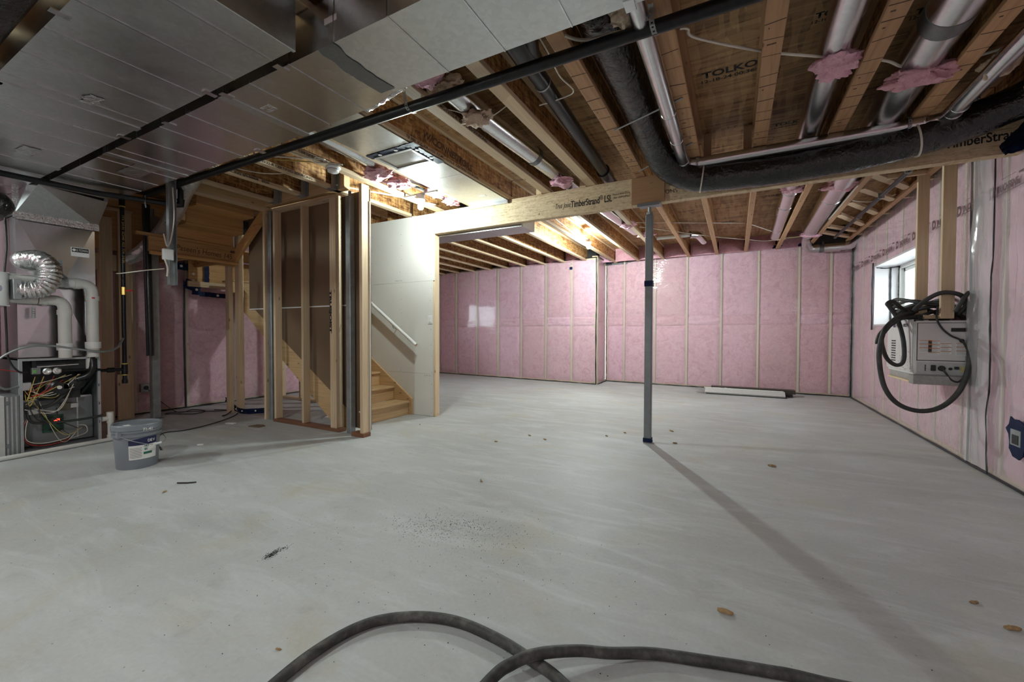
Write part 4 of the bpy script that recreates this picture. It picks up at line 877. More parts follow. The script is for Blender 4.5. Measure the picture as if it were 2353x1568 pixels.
post('steel_column', 'slim grey steel column at the left end of the framed wall', 'post', -5.60, -5.53, 3.41, 3.48, 0, 2.84, STEELL, .006)

# ================================================================== FURNACE
fu = thing('furnace', 'open grey gas furnace with exposed wiring and red digits, below the metal plenum', 'furnace', (-6.45, 1.57, 0))
XF, YA, YB, ZT = -6.1, 1.277, 1.862, 0.93
m = MB(); m.box(-6.80, XF - .031, YA, YA + .012, 0, ZT).box(-6.80, XF - .031, YB - .012, YB, 0, ZT).box(-6.80, XF - .031, YA, YB, ZT - .012, ZT).box(-6.80, XF - .031, YA, YB, 0, .03).box(-6.80, -6.79, YA, YB, 0, ZT); m.build('cabinet', plain('furnace_grey', (.20, .21, .215), .4, .5, .08, 8), fu)
MB().box(XF - .03, XF, YA, YA + .022, 0, ZT).box(XF - .03, XF, YB - .022, YB, 0, ZT).box(XF - .03, XF, YA + .022, YB - .022, ZT - .02, ZT).box(XF - .03, XF, YA + .022, YB - .022, 0, .02).build('front_rim', plain('rim_grey', (.40, .41, .42), .45, .1, .06), fu)
MB().box(-6.28, -6.27, YA + .02, YB - .02, 0.04, .50).build('blower_panel', plain('panel_grey', (.26, .27, .275), .4, .4, .06, 6), fu)
MB().bar((-6.268, 1.33, .50), (-6.268, 1.83, .50), .02, .02).bar((-6.268, 1.33, .25), (-6.268, 1.33, .5), .012, .012, (0, 1, 0)).bar((-6.268, 1.72, .06), (-6.268, 1.72, .5), .012, .012, (0, 1, 0)).build('panel_rib', GALV, fu)
MB().box(-6.18, -6.17, 1.42, 1.72, .50, .70).build('vestibule_box', DARKM, fu)
for z in (.885, .845): MB().tube([(-6.14, 1.40, z), (-6.14, 1.70, z + .01)], .014, 10).build('burner_tube', BLACKPIPE if z > .86 else GALV2, fu, smooth=50)
MB().cbox(-6.2, -6.14, 1.37, 1.76, .80, .91, .004).build('burner_box', DARKM, fu)
gv = MB().cbox(-6.15, -6.09, 1.36, 1.42, .775, .84, .005).build('gas_valve', STEEL, fu); MB().box(-6.089, -6.086, 1.365, 1.385, .79, .82).build('green_tab', plain('green_tab', (.15, .5, .06), .4), gv)
MB().lathe([(.03, 0), (.034, .02), (.022, .03), (.02, .05)], (-6.10, 1.46, .80), 14, (1, 0, 0)).lathe([(.03, 0), (.034, .02), (.022, .03), (.02, .05)], (-6.10, 1.53, .80), 14, (1, 0, 0)).build('regulator', FOIL, fu, smooth=40)
MB().tube([(-6.10, 1.56, .80), (-6.10, 1.86, .785)], .014, 10).build('gas_tube', BLACKPIPE, fu, smooth=50)
ig = MB().lathe([(.0, 0), (.10, .0), (.10, .05), (.06, .07), (.06, .10), (0, .10)], (-6.17, 1.55, .62), 20, (1, 0, 0)).build('inducer_motor', BLACKPL, fu, smooth=40)
MB().cbox(-6.09, -6.07, 1.57, 1.61, .61, .66, .002).build('motor_label', PAPER, ig); MB().lathe([(.018, 0), (.018, .008)], (-6.07, 1.54, .63), 12, (1, 0, 0)).build('motor_cap', PAPER, ig)
MB().lathe([(.06, 0), (.07, .03), (.03, .05)], (-6.15, 1.68, .66), 16, (1, 0, 0)).build('pressure_switch', BLACKPL, fu, smooth=40)
MB().tube(cr([(-6.10, 1.68, .70), (-6.08, 1.76, .74), (-6.10, 1.80, .82), (-6.12, 1.80, .92)], 6), .03, 12).build('drain_tube', BLACKPL, fu, smooth=50)
MB().cyl((-6.13, 1.79, .80), (-6.13, 1.79, .95), .035, 16).build('vent_collar', PVC, fu, smooth=50)
for (ya, yb, za, zb) in ((1.29, 1.36, .62, .70), (1.33, 1.40, .375, .43), (1.63, 1.69, .40, .45)): MB().cbox(-6.2, -6.11, ya, yb, za, zb, .004).build('junction_box', GALV, fu)
MB().cbox(-6.2, -6.15, 1.57, 1.66, .38, .455, .004).build('transformer', plain('transformer', (.12, .10, .06), .5), fu)
pb = MB().cbox(-6.265, -6.245, 1.46, 1.61, .155, .33, .002).build('control_board', PCB, fu)
q = MB()
for k in range(22): a = rng.uniform(1.47, 1.59); c = rng.uniform(.165, .31); q.box(-6.245, -6.235 + rng.uniform(0, .012), a, a + rng.uniform(.006, .022), c, c + rng.uniform(.006, .016))
q.build('component', DARKM, pb, stuff=True)
lettering('888', 0.03, (-6.232, 1.535, .268), (0, 1, 0), (0, 0, 1), LED, pb, bold=.001)
MB().tube(cr([(-6.12, 1.33, .40), (-6.12, 1.36, .30), (-6.11, 1.5, .275), (-6.1, 1.7, .27), (-6.09, 1.87, .285)], 8), .012, 8).build('black_drain_hose', RUBBER, fu, smooth=60)
MB().tube(cr([(-6.14, 1.33, .46), (-6.12, 1.42, .44), (-6.12, 1.5, .46), (-6.12, 1.58, .54), (-6.12, 1.63, .58)], 6), .016, 8).build('black_drain_hose', RUBBER, fu, smooth=60)
MB().tube(cr([(-6.14, 1.42, .38), (-6.11, 1.44, .30), (-6.11, 1.52, .31), (-6.12, 1.53, .42)], 6), .007, 8).build('black_drain_hose', RUBBER, fu, smooth=60)
cols = [CABLE, YCABLE, RED, BCABLE, YCABLE, CABLE, BCABLE, CABLE, RED, YCABLE]
rw = random.Random(11)
for k in range(22):
    a = (-6.12, 1.31 + rw.uniform(0, .05), .42 + rw.uniform(-.05, .25)); b_ = (-6.11, 1.38 + rw.uniform(0, .34), rw.choice([.70, .62, .55, .75, .18, .14, .22]))
    mid = ((-6.09 + rw.uniform(-.02, .03)), (a[1] + b_[1]) / 2 + rw.uniform(-.05, .05), min(a[2], b_[2]) - rw.uniform(0, .10) if k % 2 else (a[2] + b_[2]) / 2 + rw.uniform(-.06, .06))
    MB().tube(cr([a, mid, b_], 8), rw.choice([.0026, .0032, .004]), 5).build('wire', cols[k % 10], fu, smooth=60)
for k, cc in enumerate((BCABLE, RED, BCABLE, CABLE)):
    MB().tube(cr([(-6.13, 1.34, .36), (-6.11, 1.285 + .01 * k, .25), (-6.11, 1.32, .10 + .01 * k), (-6.1, 1.42, .045 + .012 * k), (-6.11, 1.58, .06 + .01 * k), (-6.13, 1.62, .12), (-6.2, 1.58, .17)], 7), .004, 5).build('wire', cc, fu, smooth=60)
MB().tube(cr([(-6.2, 1.70, .20), (-6.15, 1.75, .19), (-6.15, 1.76, .12), (-6.2, 1.70, .08), (-6.2, 1.60, .06)], 6), .004, 5).build('wire', CABLE, fu, smooth=60)
for z in (.62, .42, .22): MB().lathe([(.02, 0), (.02, .003)], (-6.11, 1.848, z), 12, (0, -1, 0)).build('knockout', DARKM, fu)
pl = thing('supply_plenum', 'tall sheet metal plenum with diamond cross-breaks above the furnace', 'duct', (-6.5, 1.57, .93))
PX = -6.2; yc, zc = 1.63, 1.63
m = MB(); v = [(PX, 1.295, .94), (PX, 1.865, .94), (PX, 1.865, 2.335), (PX, 1.295, 2.335)]
cz = PX + .032
m.add(v + [(cz, 1.58, 1.64)], [(0, 1, 4), (1, 2, 4), (2, 3, 4), (3, 0, 4)]); m.build('front_sheet', GALVP, pl)
MB().box(-6.75, PX - .001, 1.295, 1.30, .94, 2.335).box(-6.75, PX - .001, 1.86, 1.865, .94, 2.335).build('side_sheet', GALV, pl)
lb = MB().box(PX + .012, PX + .016, 1.675, 1.815, 2.0, 2.095).build('maker_label', PAPER, pl); MB().box(PX + .016, PX + .017, 1.68, 1.81, 2.045, 2.09).build('label_band', INK, lb)
lettering('E-TOWN', .034, (PX + .017, 1.715, 2.055), (0, 1, 0), (0, 0, 1), WHITEINK, lb, fit=.085); MB().lathe([(.014, 0), (.014, .001)], (PX + .0171, 1.697, 2.067), 10, (1, 0, 0)).build('label_logo', WHITEINK, lb)
fb = thing('return_cabinet', 'grey and white ribbed metal cabinet at the left edge beside the furnace', 'cabinet', (-6.3, 1.0, 0))
MB().cbox(-6.8, -6.09, 1.18, 1.274, .0, .585, .004).build('filter_rack', plain('filter_grey', (.27, .285, .29), .4, .5, .06), fb)
for y in (1.195, 1.222, 1.25): MB().bar((-6.087, y, .01), (-6.087, y, .575), .008, .012, (0, 1, 0)).build('rib', GALV, fb)
MB().cbox(-6.8, -6.075, .55, 1.178, 0, .585, .004).build('cabinet_door', plain('cab_white', (.62, .62, .60), .4, .1, .04), fb)
for z in (.09, .50): MB().cbox(-6.085, -6.07, 1.18, 1.205, z, z + .035, .002).build('latch', STEEL, fb)
MB().box(-6.75, -6.35, .45, 1.17, .59, 2.63).build('return_drop', plain('drop_white', (.60, .60, .60), .5, .2, .04), fb)
hu = thing('humidifier', 'rounded white humidifier unit with an oval badge at the left edge', 'humidifier', (-6.0, 1.05, 1.43))
m = MB(); prof = [(0.14, .02), (.158, .06), (.165, .15), (.158, .25), (.14, .29)]
def hum(u, v):
    a = math.pi * (u - .5); y = 1.05 + .165 * math.copysign(abs(math.sin(a)) ** .6, math.sin(a)); x = -6.15 + .24 * abs(math.cos(a)) ** .45 * (1 - .12 * (2 * v - 1) ** 2)
    return (x, y, 1.44 + .31 * v)
m.grid(hum, 24, 8); m.box(-6.3, -6.15, .885, 1.215, 1.44, 1.75); m.build('casing', WHITEPL, hu, smooth=50, fix=False)
MB().box(-6.24, -5.98, .90, 1.205, 1.745, 1.752).build('casing_lid', WHITEPL, hu); MB().box(-6.24, -5.98, .90, 1.205, 1.436, 1.443).build('casing_base', WHITEPL, hu)
MB().lathe([(.045, 0), (.05, .006), (.03, .01)], (-5.925, 1.10, 1.595), 16, (1, 0, 0)).build('oval_badge', plain('badge_grey', (.3, .3, .36), .3, .6), hu)
MB().cbox(-6.1, -5.9, 1.212, 1.265, 1.50, 1.69, .004).build('side_collar', STEELL, hu)
by = thing('bypass_hose', 'crinkled silver foil hose curving from the humidifier up to the plenum', 'hose', (-5.95, 1.35, 1.6))
bpth = cr([(-5.97, 1.25, 1.595), (-5.95, 1.33, 1.595), (-5.93, 1.41, 1.63), (-5.93, 1.452, 1.73), (-5.95, 1.455, 1.83), (-6.02, 1.41, 1.905), (-6.12, 1.365, 1.91), (-6.2, 1.355, 1.905)], 18)
MB().tube(bpth, lambda q: .082 + .006 * math.sin(q * 2 * math.pi * 24) + .003 * mn.noise(Vector((q * 60, 0, 0))), 22).build('foil_hose', metal('foil_hose', (.80, .80, .80), .2, .08, .5, 30), by, smooth=60)
MB().lathe([(.105, 0), (.105, .004)], (PX + .012, 1.355, 1.905), 22, (1, 0, 0)).build('collar_plate', GALV2, by)
def pvc(name, label, pts, r, fits, cups):
    t = thing(name, label, 'pipe', pts[-1]); MB().tube(route(pts, .085, 6), r, 18).build('pipe', PVC, t, smooth=60)
    for a, b_ in fits: MB().tube([a, b_], r + .007, 18).build('fitting', PVC, t, smooth=50)
    for p in cups: MB().lathe([(r + .012, .03), (r + .014, .05), (r + .014, .10), (r + .002, .10)], p, 18).lathe([(r - .006, -.03), (r - .002, .03)], p, 18).build('coupling', WHITEPL, t, smooth=50)
    return t
t = pvc('intake_pipe', 'shorter white pipe elbowing down into the furnace top, left of the other', [(-6.06, .9, 1.525), (-6.06, 1.585, 1.515), (-6.06, 1.585, .93)], .05, [((-6.06, 1.43, 1.518), (-6.06, 1.46, 1.518)), ((-6.06, 1.585, 1.37), (-6.06, 1.585, 1.42))], [(-6.06, 1.585, .98)])
MB().tube([(-6.06, 1.395, 1.519), (-6.06, 1.40, 1.519)], .0515, 18).build('joint_line', INK, t, smooth=50)
strap(t, [(-6.005, 1.36, 1.44), (-6.0, 1.355, 1.33)], .03, (0, 1, 0))
t = pvc('exhaust_pipe', 'taller white pipe elbowing down at the right corner of the furnace', [(-6.06, .9, 1.70), (-6.06, 1.795, 1.70), (-6.06, 1.795, .93)], .05, [((-6.06, 1.655, 1.70), (-6.06, 1.70, 1.70)), ((-6.06, 1.795, 1.53), (-6.06, 1.795, 1.58))], [(-6.06, 1.795, .99)])
strap(t, [(-6.19, 1.60, 1.98), (-6.15, 1.585, 1.80), (-6.02, 1.59, 1.75), (-6.0, 1.59, 1.70), (-6.01, 1.59, 1.645)], .03, (0, 1, 0)); MB().box(-6.004, -6.002, 1.775, 1.80, 1.55, 1.565).build('sticker', RED, t)
cd = thing('armoured_cable', 'grey armoured cable curving across the furnace top to the gas pipe', 'cable', (-6.0, 1.5, 1.0))
MB().tube(cr([(-6.12, 1.29, .67), (-6.05, 1.17, .66), (-6.0, 1.10, .78), (-6.0, 1.12, .92), (-6.0, 1.26, 1.035), (-6.0, 1.45, 1.06), (-6.0, 1.65, 1.02), (-6.0, 1.85, .985), (-6.1, 2.0, 1.02), (-6.26, 2.11, 1.12)], 8), lambda q: .0105 + .0016 * math.sin(q * 900), 8).build('armour', STEELL, cd, smooth=60)
lv = thing('low_voltage_cable', 'dark thin cable bundle hanging down left of the plenum', 'cable', (-6.05, 1.2, .7))
MB().tube(cr([(-6.0, 1.19, 2.3), (-6.02, 1.20, 2.0), (-6.03, 1.185, 1.7), (-6.03, 1.19, 1.2), (-6.04, 1.2, .95), (-6.05, 1.26, .82), (-6.1, 1.33, .80)], 8), .009, 6).build('cable', BCABLE, lv, smooth=60)
MB().tube(cr([(-6.02, .95, .83), (-6.03, 1.1, .85), (-6.05, 1.2, .83), (-6.1, 1.3, .80)], 8), .004, 6).build('cable', RED, lv, smooth=60)
bb = thing('black_duct_end', 'bulging black insulated duct end at the left edge above the humidifier', 'duct', (-5.75, 1.05, 2.3))
MB().tube(cr([(-5.6, .2, 2.30), (-5.65, .6, 2.31), (-5.72, .9, 2.315), (-5.74, 1.1, 2.315), (-5.75, 1.2, 2.315)], 8), lambda q: .135 * (1 - max(0, q - .62) ** 2 * 6.2) + .006 * mn.noise(Vector((q * 30, 0, 0))), 20).build('insulation_jacket', WRAP, bb, smooth=60)
dr = thing('condensate_pipe', 'thin white plastic pipe lying along the floor in front of the furnace', 'pipe', (-6.0, 1.5, .02))
MB().tube([(-5.93, .75, .022), (-5.95, 1.12, .022), (-6.02, 1.92, .022)], .021, 12).build('pipe', PVC, dr, smooth=50)
ct = thing('drain_tee', 'short upright white plastic drain tee between the furnace and the grey pail', 'pipe', (-6.12, 1.95, 0))
MB().cyl((-6.10, 1.935, 0), (-6.10, 1.935, .27), .024, 14).build('pipe', PVC, ct, smooth=50); MB().tube([(-6.10, 1.935, .19), (-6.10, 1.935, .31)], .031, 14).tube([(-6.10, 1.87, .24), (-6.10, 1.92, .24)], .026, 14).build('fitting', PVC, ct, smooth=50); MB().tube([(-6.1, 1.935, .0), (-6.1, 1.935, .06)], .03, 14).build('base_fitting', PVC, ct, smooth=50)

# ================================================================== PAIL
pa = thing('pail', 'grey plastic pail with lid and navy-topped white label, on the floor by the furnace', 'pail', (-4.716, 1.675, 0))
PC = (-4.716, 1.675, 0); pa.scale = (1, 1, 1.13)
MB().lathe([(0, 0), (.140, 0), (.143, .006), (.158, .255), (.158, .258)], PC, 40, m=0).build('body', PAIL, pa, smooth=40)
MB().lathe([(.158, .25), (.170, .252), (.170, .268), (.160, .270), (.160, .282), (.170, .284), (.170, .298), (.160, .30), (.16, .312), (.156, .312)], PC, 40).build('collar', PAIL, pa, smooth=30)
MB().lathe([(.172, .300), (.175, .303), (.175, .338), (.170, .344), (.158, .344), (.155, .330), (.0, .330)], PC, 40).build('lid', PAIL, pa, smooth=30)
def onpail(a0, a1, z0, z1, off, mat, parent, nm, top=None):
    def fn(u, v):
        a = a0 + (a1 - a0) * u; zt = z1 if top is None else z1 + top(u); z = z0 + (zt - z0) * v
        r = .143 + (.158 - .143) * z / .255 + off; return (PC[0] + r * math.cos(a), PC[1] + r * math.sin(a), z)
    return MB().grid(fn, 20, 3).build(nm, mat, parent, smooth=40, fix=False)
D = math.radians
lbp = onpail(D(-41), D(35), .075, .225, .0012, PAPER, pa, 'label')
onpail(D(-41), D(35), .185, .243, .0018, NAVY, lbp, 'label_band', lambda u: -.018 + .018 * math.sin(u * 2.2))
onpail(D(-4), D(20), .110, .128, .0018, GREENL, lbp, 'label_stripe')
tx = MB()
for k in range(15): 
    z = .088 + .0055 * k; r = .143 + .015 * z / .255 + .0022
    for j in range(9):
        a = D(-38 + j * 3.3); b_ = D(-38 + (j + 1) * 3.3 - (2 if (j + k) % 4 == 0 else 0)); tx.add([(PC[0] + r * math.cos(a), PC[1] + r * math.sin(a), z), (PC[0] + r * math.cos(b_), PC[1] + r * math.sin(b_), z), (PC[0] + r * math.cos(b_), PC[1] + r * math.sin(b_), z + .0016), (PC[0] + r * math.cos(a), PC[1] + r * math.sin(a), z + .0016)], [(0, 1, 2, 3)])
tx.build('label_text', INK, lbp, stuff=True)
def pailtext(s, a, z, sz, mat, off=.003):
    a = D(a); r = .143 + .015 * z / .255 + off
    lettering(s, sz, (PC[0] + r * math.cos(a), PC[1] + r * math.sin(a), z), (-math.sin(a), math.cos(a), 0), (0, 0, 1), mat, lbp, bold=.0006)
for i, (ch, a) in enumerate((('D', 6), ('E', 14), ('V', 21))): pailtext(ch, a, .203, .03, WHITEINK)
pailtext('H', -2, .168, .022, GREENL); pailtext('O', 3, .168, .022, GREENL); pailtext('85', -2, .142, .022, GREENL)
pailtext('71-41', -8, .30, .03, WHITEINK, .03)
MB().box(PC[0] - .03, PC[0] + .03, PC[1] - .09, PC[1] - .05, .330, .331).build('sticker', PAPER, pa)
hd_ = MB().tube(cr([(PC[0] + .172 * math.cos(D(-62)), PC[1] + .172 * math.sin(D(-62)), .27), (PC[0] + .185 * math.cos(D(-30)), PC[1] + .185 * math.sin(D(-30)), .23), (PC[0] + .2 * math.cos(D(15)), PC[1] + .2 * math.sin(D(15)), .18), (PC[0] + .2 * math.cos(D(60)), PC[1] + .2 * math.sin(D(60)), .195), (PC[0] + .172 * math.cos(D(118)), PC[1] + .172 * math.sin(D(118)), .27)], 8), .0025, 6).build('handle', STEELL, pa, smooth=60)
MB().tube([(PC[0] + .2 * math.cos(D(12)), PC[1] + .2 * math.sin(D(12)), .181), (PC[0] + .203 * math.cos(D(32)), PC[1] + .203 * math.sin(D(32)), .181)], .009, 10).build('handle_grip', WHITEPL, hd_, smooth=50)
MB().cbox(PC[0] + .155 * math.cos(D(-62)) - .02, PC[0] + .155 * math.cos(D(-62)) + .02, PC[1] + .165 * math.sin(D(-62)) - .02, PC[1] + .165 * math.sin(D(-62)) + .012, .25, .30, .004).build('handle_lug', PAIL, pa)

# ================================================================== FLOOR: hoses, cords, scraps
ho = thing('hose', 'thick dusty black hose looping across the floor in the foreground', 'hose', (-1, 1.2, 0))
hp = cr([(-1.02, -.35, .02), (-1.27, .3, .02), (-1.345, .80, .02), (-1.35, 1.02, .02), (-1.295, 1.19, .02), (-1.165, 1.305, .02), (-1.0, 1.365, .02), (-.815, 1.365, .02), (-.65, 1.335, .02), (-.485, 1.285, .02), (-.20, 1.10, .02), (.1, .7, .02), (.1, .1, .02), (-.3, -.2, .02),
         (-.72, .2, .02), (-.75, .75, .024), (-.71, 1.145, .04), (-.664, 1.25, .055), (-.60, 1.33, .057), (-.487, 1.424, .045), (-.391, 1.485, .03), (-.254, 1.57, .021), (-.083, 1.625, .02), (.112, 1.68, .02), (.26, 1.71, .02), (.7, 1.75, .02), (1.3, 1.5, .02)], 12)
MB().tube(hp, .0195, 16).build('rubber_hose', DUSTY, ho, smooth=60)
def cord(label, pts, r=.006, mat=BCABLE, name='power_cord', cat='cord'):
    t = MB().tube(cr(pts, 8), r, 6).build(name, mat, None, smooth=60); return tag(t, label, cat)
cord('long black cord running from the pail back to the blue tape', [(-5.1, 2.0, .008), (-5.6, 2.15, .008), (-5.92, 2.35, .008), (-5.86, 2.56, .008), (-6.0, 2.95, .008), (-6.3, 3.35, .008), (-6.7, 3.62, .008), (-6.72, 3.72, .09)])
cord('coiled black cord by the foot of the galvanised jack post', [(-7.35, 2.74, .38), (-7.2, 2.82, .22), (-7.1, 2.95, .06), (-7.2, 3.1, .01), (-7.3, 3.28, .01), (-7.0, 3.3, .01), (-6.9, 3.1, .012), (-7.1, 2.95, .02), (-7.25, 2.9, .01), (-7.3, 3.02, .01), (-7.05, 3.22, .016), (-6.85, 3.38, .01), (-6.8, 3.5, .01), (-7.0, 3.42, .01)])
cord('short black plug cord hanging from the tape at the wooden posts', [(-6.72, 3.64, .12), (-6.6, 3.5, .06), (-6.45, 3.32, .012), (-6.38, 3.22, .012)], .008)
cord('thin dark cord lying on the floor behind the framed wall', [(-6.35, 3.9, .006), (-6.0, 3.75, .006), (-5.7, 3.6, .006), (-5.5, 3.52, .006)], .004)
bt = thing('blue_tape_strip', 'sagging dark blue tape strip between the wooden posts and the steel column', 'tape', (-6.3, 3.6, .1))
P0 = cr([(-6.85, 3.50, .17), (-6.62, 3.49, .08), (-6.3, 3.44, .05), (-6.0, 3.45, .075), (-5.60, 3.44, .13)], 8)
MB().grid(lambda u, v: tuple(P0[min(len(P0) - 1, int(u * (len(P0) - 1) + .5))] + Vector((.01 * mn.noise(Vector((u * 9, v * 3, 0))), .02 * mn.noise(Vector((u * 8, v * 3, 5))), .075 * (v - .5)))), len(P0) - 1, 4).build('tape_band', BLUETAPE, bt, smooth=50, fix=False)
for u in (.2, .3, .4, .55, .8): 
    p = P0[int(u * (len(P0) - 1))]; MB().lathe([(.012, 0), (.012, .002)], (p.x + .015, p.y - .025, p.z + .01), 8, (.4, -1, 0)).build('tape_logo', WHITEINK, bt)
for i, (x, y, wx, wy, a, mt, lab) in enumerate(((-5.80, 3.03, .13, .05, .3, PAPER, 'small pale drywall scrap lying on the floor left of the framed wall'), (-5.33, 3.10, .17, .13, .1, KRAFT, 'brown-backed drywall scrap on the floor in front of the framed wall'), (-4.98, 2.30, .06, .03, .6, PAPER, 'small white scrap on the floor right of the pail'), (-5.0, 4.0, .22, .16, .3, PAPER, 'white tray-like scrap on the floor under the stairs'))):
    m = MB(); m.prism([(-wx / 2, -wy / 2), (wx / 2 * .9, -wy * .42), (wx / 2, wy * .3), (wx * .1, wy / 2), (-wx * .45, wy * .36)], 2, 0, .011)
    o = m.build('drywall_scrap', mt); o.location = (x, y, 0); o.rotation_euler = (0, 0, a); tag(o, lab, 'scrap')
# leaf-like wood chips
def chip(seed, L, wd):
    r = random.Random(seed)
    def fn(u, v):
        e = (.25 + .75 * math.sin(math.pi * u)) ** .6
        return (L * (u - .5) * (1 + .25 * mn.noise(Vector((v * 6, seed, 4)))), wd * e * (v - .5) * (1 + .5 * mn.noise(Vector((u * 5, seed, 2)))) + .12 * mn.noise(Vector((u * 3, seed, 0))), .006 + .010 * e * (1 - (2 * v - 1) ** 2) + .006 * mn.noise(Vector((u * 4, v * 3, seed))) + .004)
    m = MB().grid(fn, 9, 4); n0 = len(m.v); m.add([(x, y, max(0.0, z - .007)) for x, y, z in list(m.v)], [tuple(reversed(f)) for f in list(m.f)])
    nu = 10
    ring = list(range(nu)) + [j * nu + nu - 1 for j in range(1, 5)] + [4 * nu + k for k in range(nu - 2, -1, -1)] + [j * nu for j in range(3, 0, -1)]
    for a, b_ in zip(ring, ring[1:] + ring[:1]): m.f.append((a, b_, b_ + n0, a + n0)); m.mi.append(0)
    return m
CH = [chip(k, 1.0, .30).build('wood_chip', CHIPW, None, smooth=60) for k in range(4)]
chips = [(-1.787, 2.808, .055, 'tan wood chip alone mid-floor left of the speckled grit patch line'), (0.303, 4.367, .075, 'tan wood chip on the floor right of the post, between its two shadows'), (-0.024, 1.978, .075, 'largest curled wood chip, nearest the hose loop on the right'), (-0.562, 4.775, .06, 'wood chip just right of the steel post base'),
         (-0.67, 5.346, .07, 'wood chip on the floor right of the post and a little beyond it'), (-1.147, 4.985, .05, 'wood chip just left of the steel post, a little beyond it'), (-1.299, 4.736, .05, 'wood chip left of the steel post base, second nearest to it'), (-1.864, 4.249, .055, 'wood chip third to the left of the steel post'), (-2.09, 4.326, .05, 'wood chip fourth to the left of the steel post'),
         (0.948, 2.578, .045, 'smaller of the two wood chips at the far right of the foreground floor'), (1.002, 2.52 - .1, .07, 'larger of the two wood chips at the far right of the foreground floor'), (-1.505, 0.944, .03, 'small pale wood chip just left of the near hose loop'), (-3.742, 1.485, .05, 'wood chip on the floor right of and nearer than the pail'), (-3.583, 4.154, .05, 'wood chip on the floor just right of the stair foot'), (-2.295, 3.908, .05, 'wood chip on the bright floor between the partition and the post')]
for i, (x, y, L, lab) in enumerate(chips):
    o = CH[i % 4] if i < 4 else CH[i % 4].copy()
    if i >= 4: COL.objects.link(o)
    o.location = (x, y, 0); o.rotation_euler = (0, 0, rng.uniform(-.9, .5)); o.scale = (L * .8, L * .8, min(1, L * 13)); tag(o, lab, 'chip', 'wood chips on the floor')
def grit(name, label, mat, blobs, n, s0, s1, seed):
    r = random.Random(seed); m = MB()
    for _ in range(n):
        cx, cyy, sx, sy = r.choice(blobs); x = r.gauss(cx, sx); y = r.gauss(cyy, sy); s = r.uniform(s0, s1); a = r.uniform(0, 6)
        p = [(x + s * math.cos(a + k * 2.094), y + s * math.sin(a + k * 2.094), 0.0005) for k in range(3)] + [(x, y, s * 1.1)]
        m.add(p, [(0, 1, 3), (1, 2, 3), (2, 0, 3), (2, 1, 0)])
    o = m.build(name, mat, None, fix=False); tag(o, label, 'grit', kind='stuff')
grit('black_grit', 'black grit specks scattered in a patch on the mid-foreground floor', INK, [(-1.42, 2.14, .08, .06), (-1.62, 2.05, .12, .08), (-1.72, 1.96, .1, .05), (-1.4, 2.05, .25, .14), (-3.4, 1.3, 1.2, .35), (-1.2, 1.6, .8, .5), (-2.19, 1.37, .012, .035), (-2.185, 1.33, .015, .02)], 1300, .001, .0034, 3)
grit('white_grit', 'white plaster crumbs scattered over the black grit patch on the floor', PAPER, [(-1.22, 2.14, .07, .05), (-1.3, 2.03, .1, .06), (-1.55, 2.03, .07, .04), (-1.6, 1.9, .15, .06), (-3.0, 3.0, .9, .6), (-1.4, 2.0, .4, .2)], 1300, .0014, .0042, 4)
o = MB().tube([(-3.87, 1.62, .006), (-3.80, 1.66, .006), (-3.76, 1.70, .006)], .006, 6).build('black_offcut', BCABLE, None, smooth=60); tag(o, 'short black cable offcut on the floor right of the pail', 'offcut')
# long carton and trim lengths by the far wall
cb = thing('flooring_carton', 'long dark brown flooring carton with white lettering, against the far pink wall', 'carton', (.2, 9.3, 0))
def rot2(o, a, c): o.location = c; o.rotation_euler = (0, 0, a)
MB().cbox(-.42, 1.00, 9.29, 9.46, .05, .125, .003).build('carton', CARTON, cb)
lettering('Hilite Floors', .06, (-.33, 9.288, .068), (1, 0, 0), (0, 0, 1), WHITEINK, cb, fit=.30, bold=.001); MB().lathe([(.022, 0), (.022, .002)], (-.365, 9.288, .088), 4, (0, -1, 0)).build('logo', WHITEINK, cb)
lettering('Superior Vinyl Technologies of Stone Ridge', .035, (.12, 9.288, .072), (1, 0, 0), (0, 0, 1), WHITEINK, cb, fit=.62)
MB().cbox(-.50, .95, 9.22, 9.48, 0, .05, .003).build('carton', DARKM, cb, label='flat dark carton lying under the printed one')
tr_ = thing('metal_trim_bundle', 'long pale grey metal trim lengths stacked in front of the brown carton', 'trim', (.2, 9.05, 0))
MB().prism([(9.03, .012), (9.02, .035), (9.16, .105), (9.17, .10)], 0, -.52, .82).build('trim_length', plain('trim_grey', (.62, .62, .60), .45, .2, .05), tr_)
MB().cbox(-.54, .80, 9.15, 9.20, .10, .112, .002).build('trim_length', PAPER, tr_); MB().cbox(-.50, .84, 9.0, 9.2, 0, .012, .002).build('trim_length', DARKM, tr_)
for k in range(6): MB().bar((-.52, 9.05 + .02 * k, .03 + .012 * k), (-.66 + rng.uniform(-.1, .05), 9.0 + .05 * k, .02 + .014 * k), .02, .004).build('strap_end', STEELL, tr_)

# ================================================================== MACHINE ON THE RIGHT WALL
mc = thing('wall_machine', 'dented white metal machine with vents and warning labels, mounted on the right wall', 'machine', (1.7, 5.7, .75))
MX0, MX1, MY0, MY1 = 1.505, 1.90, 5.35, 6.10
MB().cbox(MX0 + .01, MX1, MY0 + .01, MY1, .80, 1.315, .005).build('housing', CABW, mc)
MB().cbox(MX0, MX0 + .012, MY0 + .02, MY1 + .01, .825, 1.335, .004).build('side_panel', CABW, mc, label='brighter white side panel with a slotted vent')
fp = MB().cbox(MX0 + .02, MX1 - .0, MY0, MY0 + .014, .81, 1.32, .004).build('front_panel', CABW, mc)
MB().box(MX0 + .035, MX1 - .03, MY0 - .003, MY0, .945, 1.295).build('door_panel', CABW, fp); MB().box(MX0 + .03, MX1 - .025, MY0 - .0015, MY0, .938, 1.300).build('door_gap', DARKM, fp)
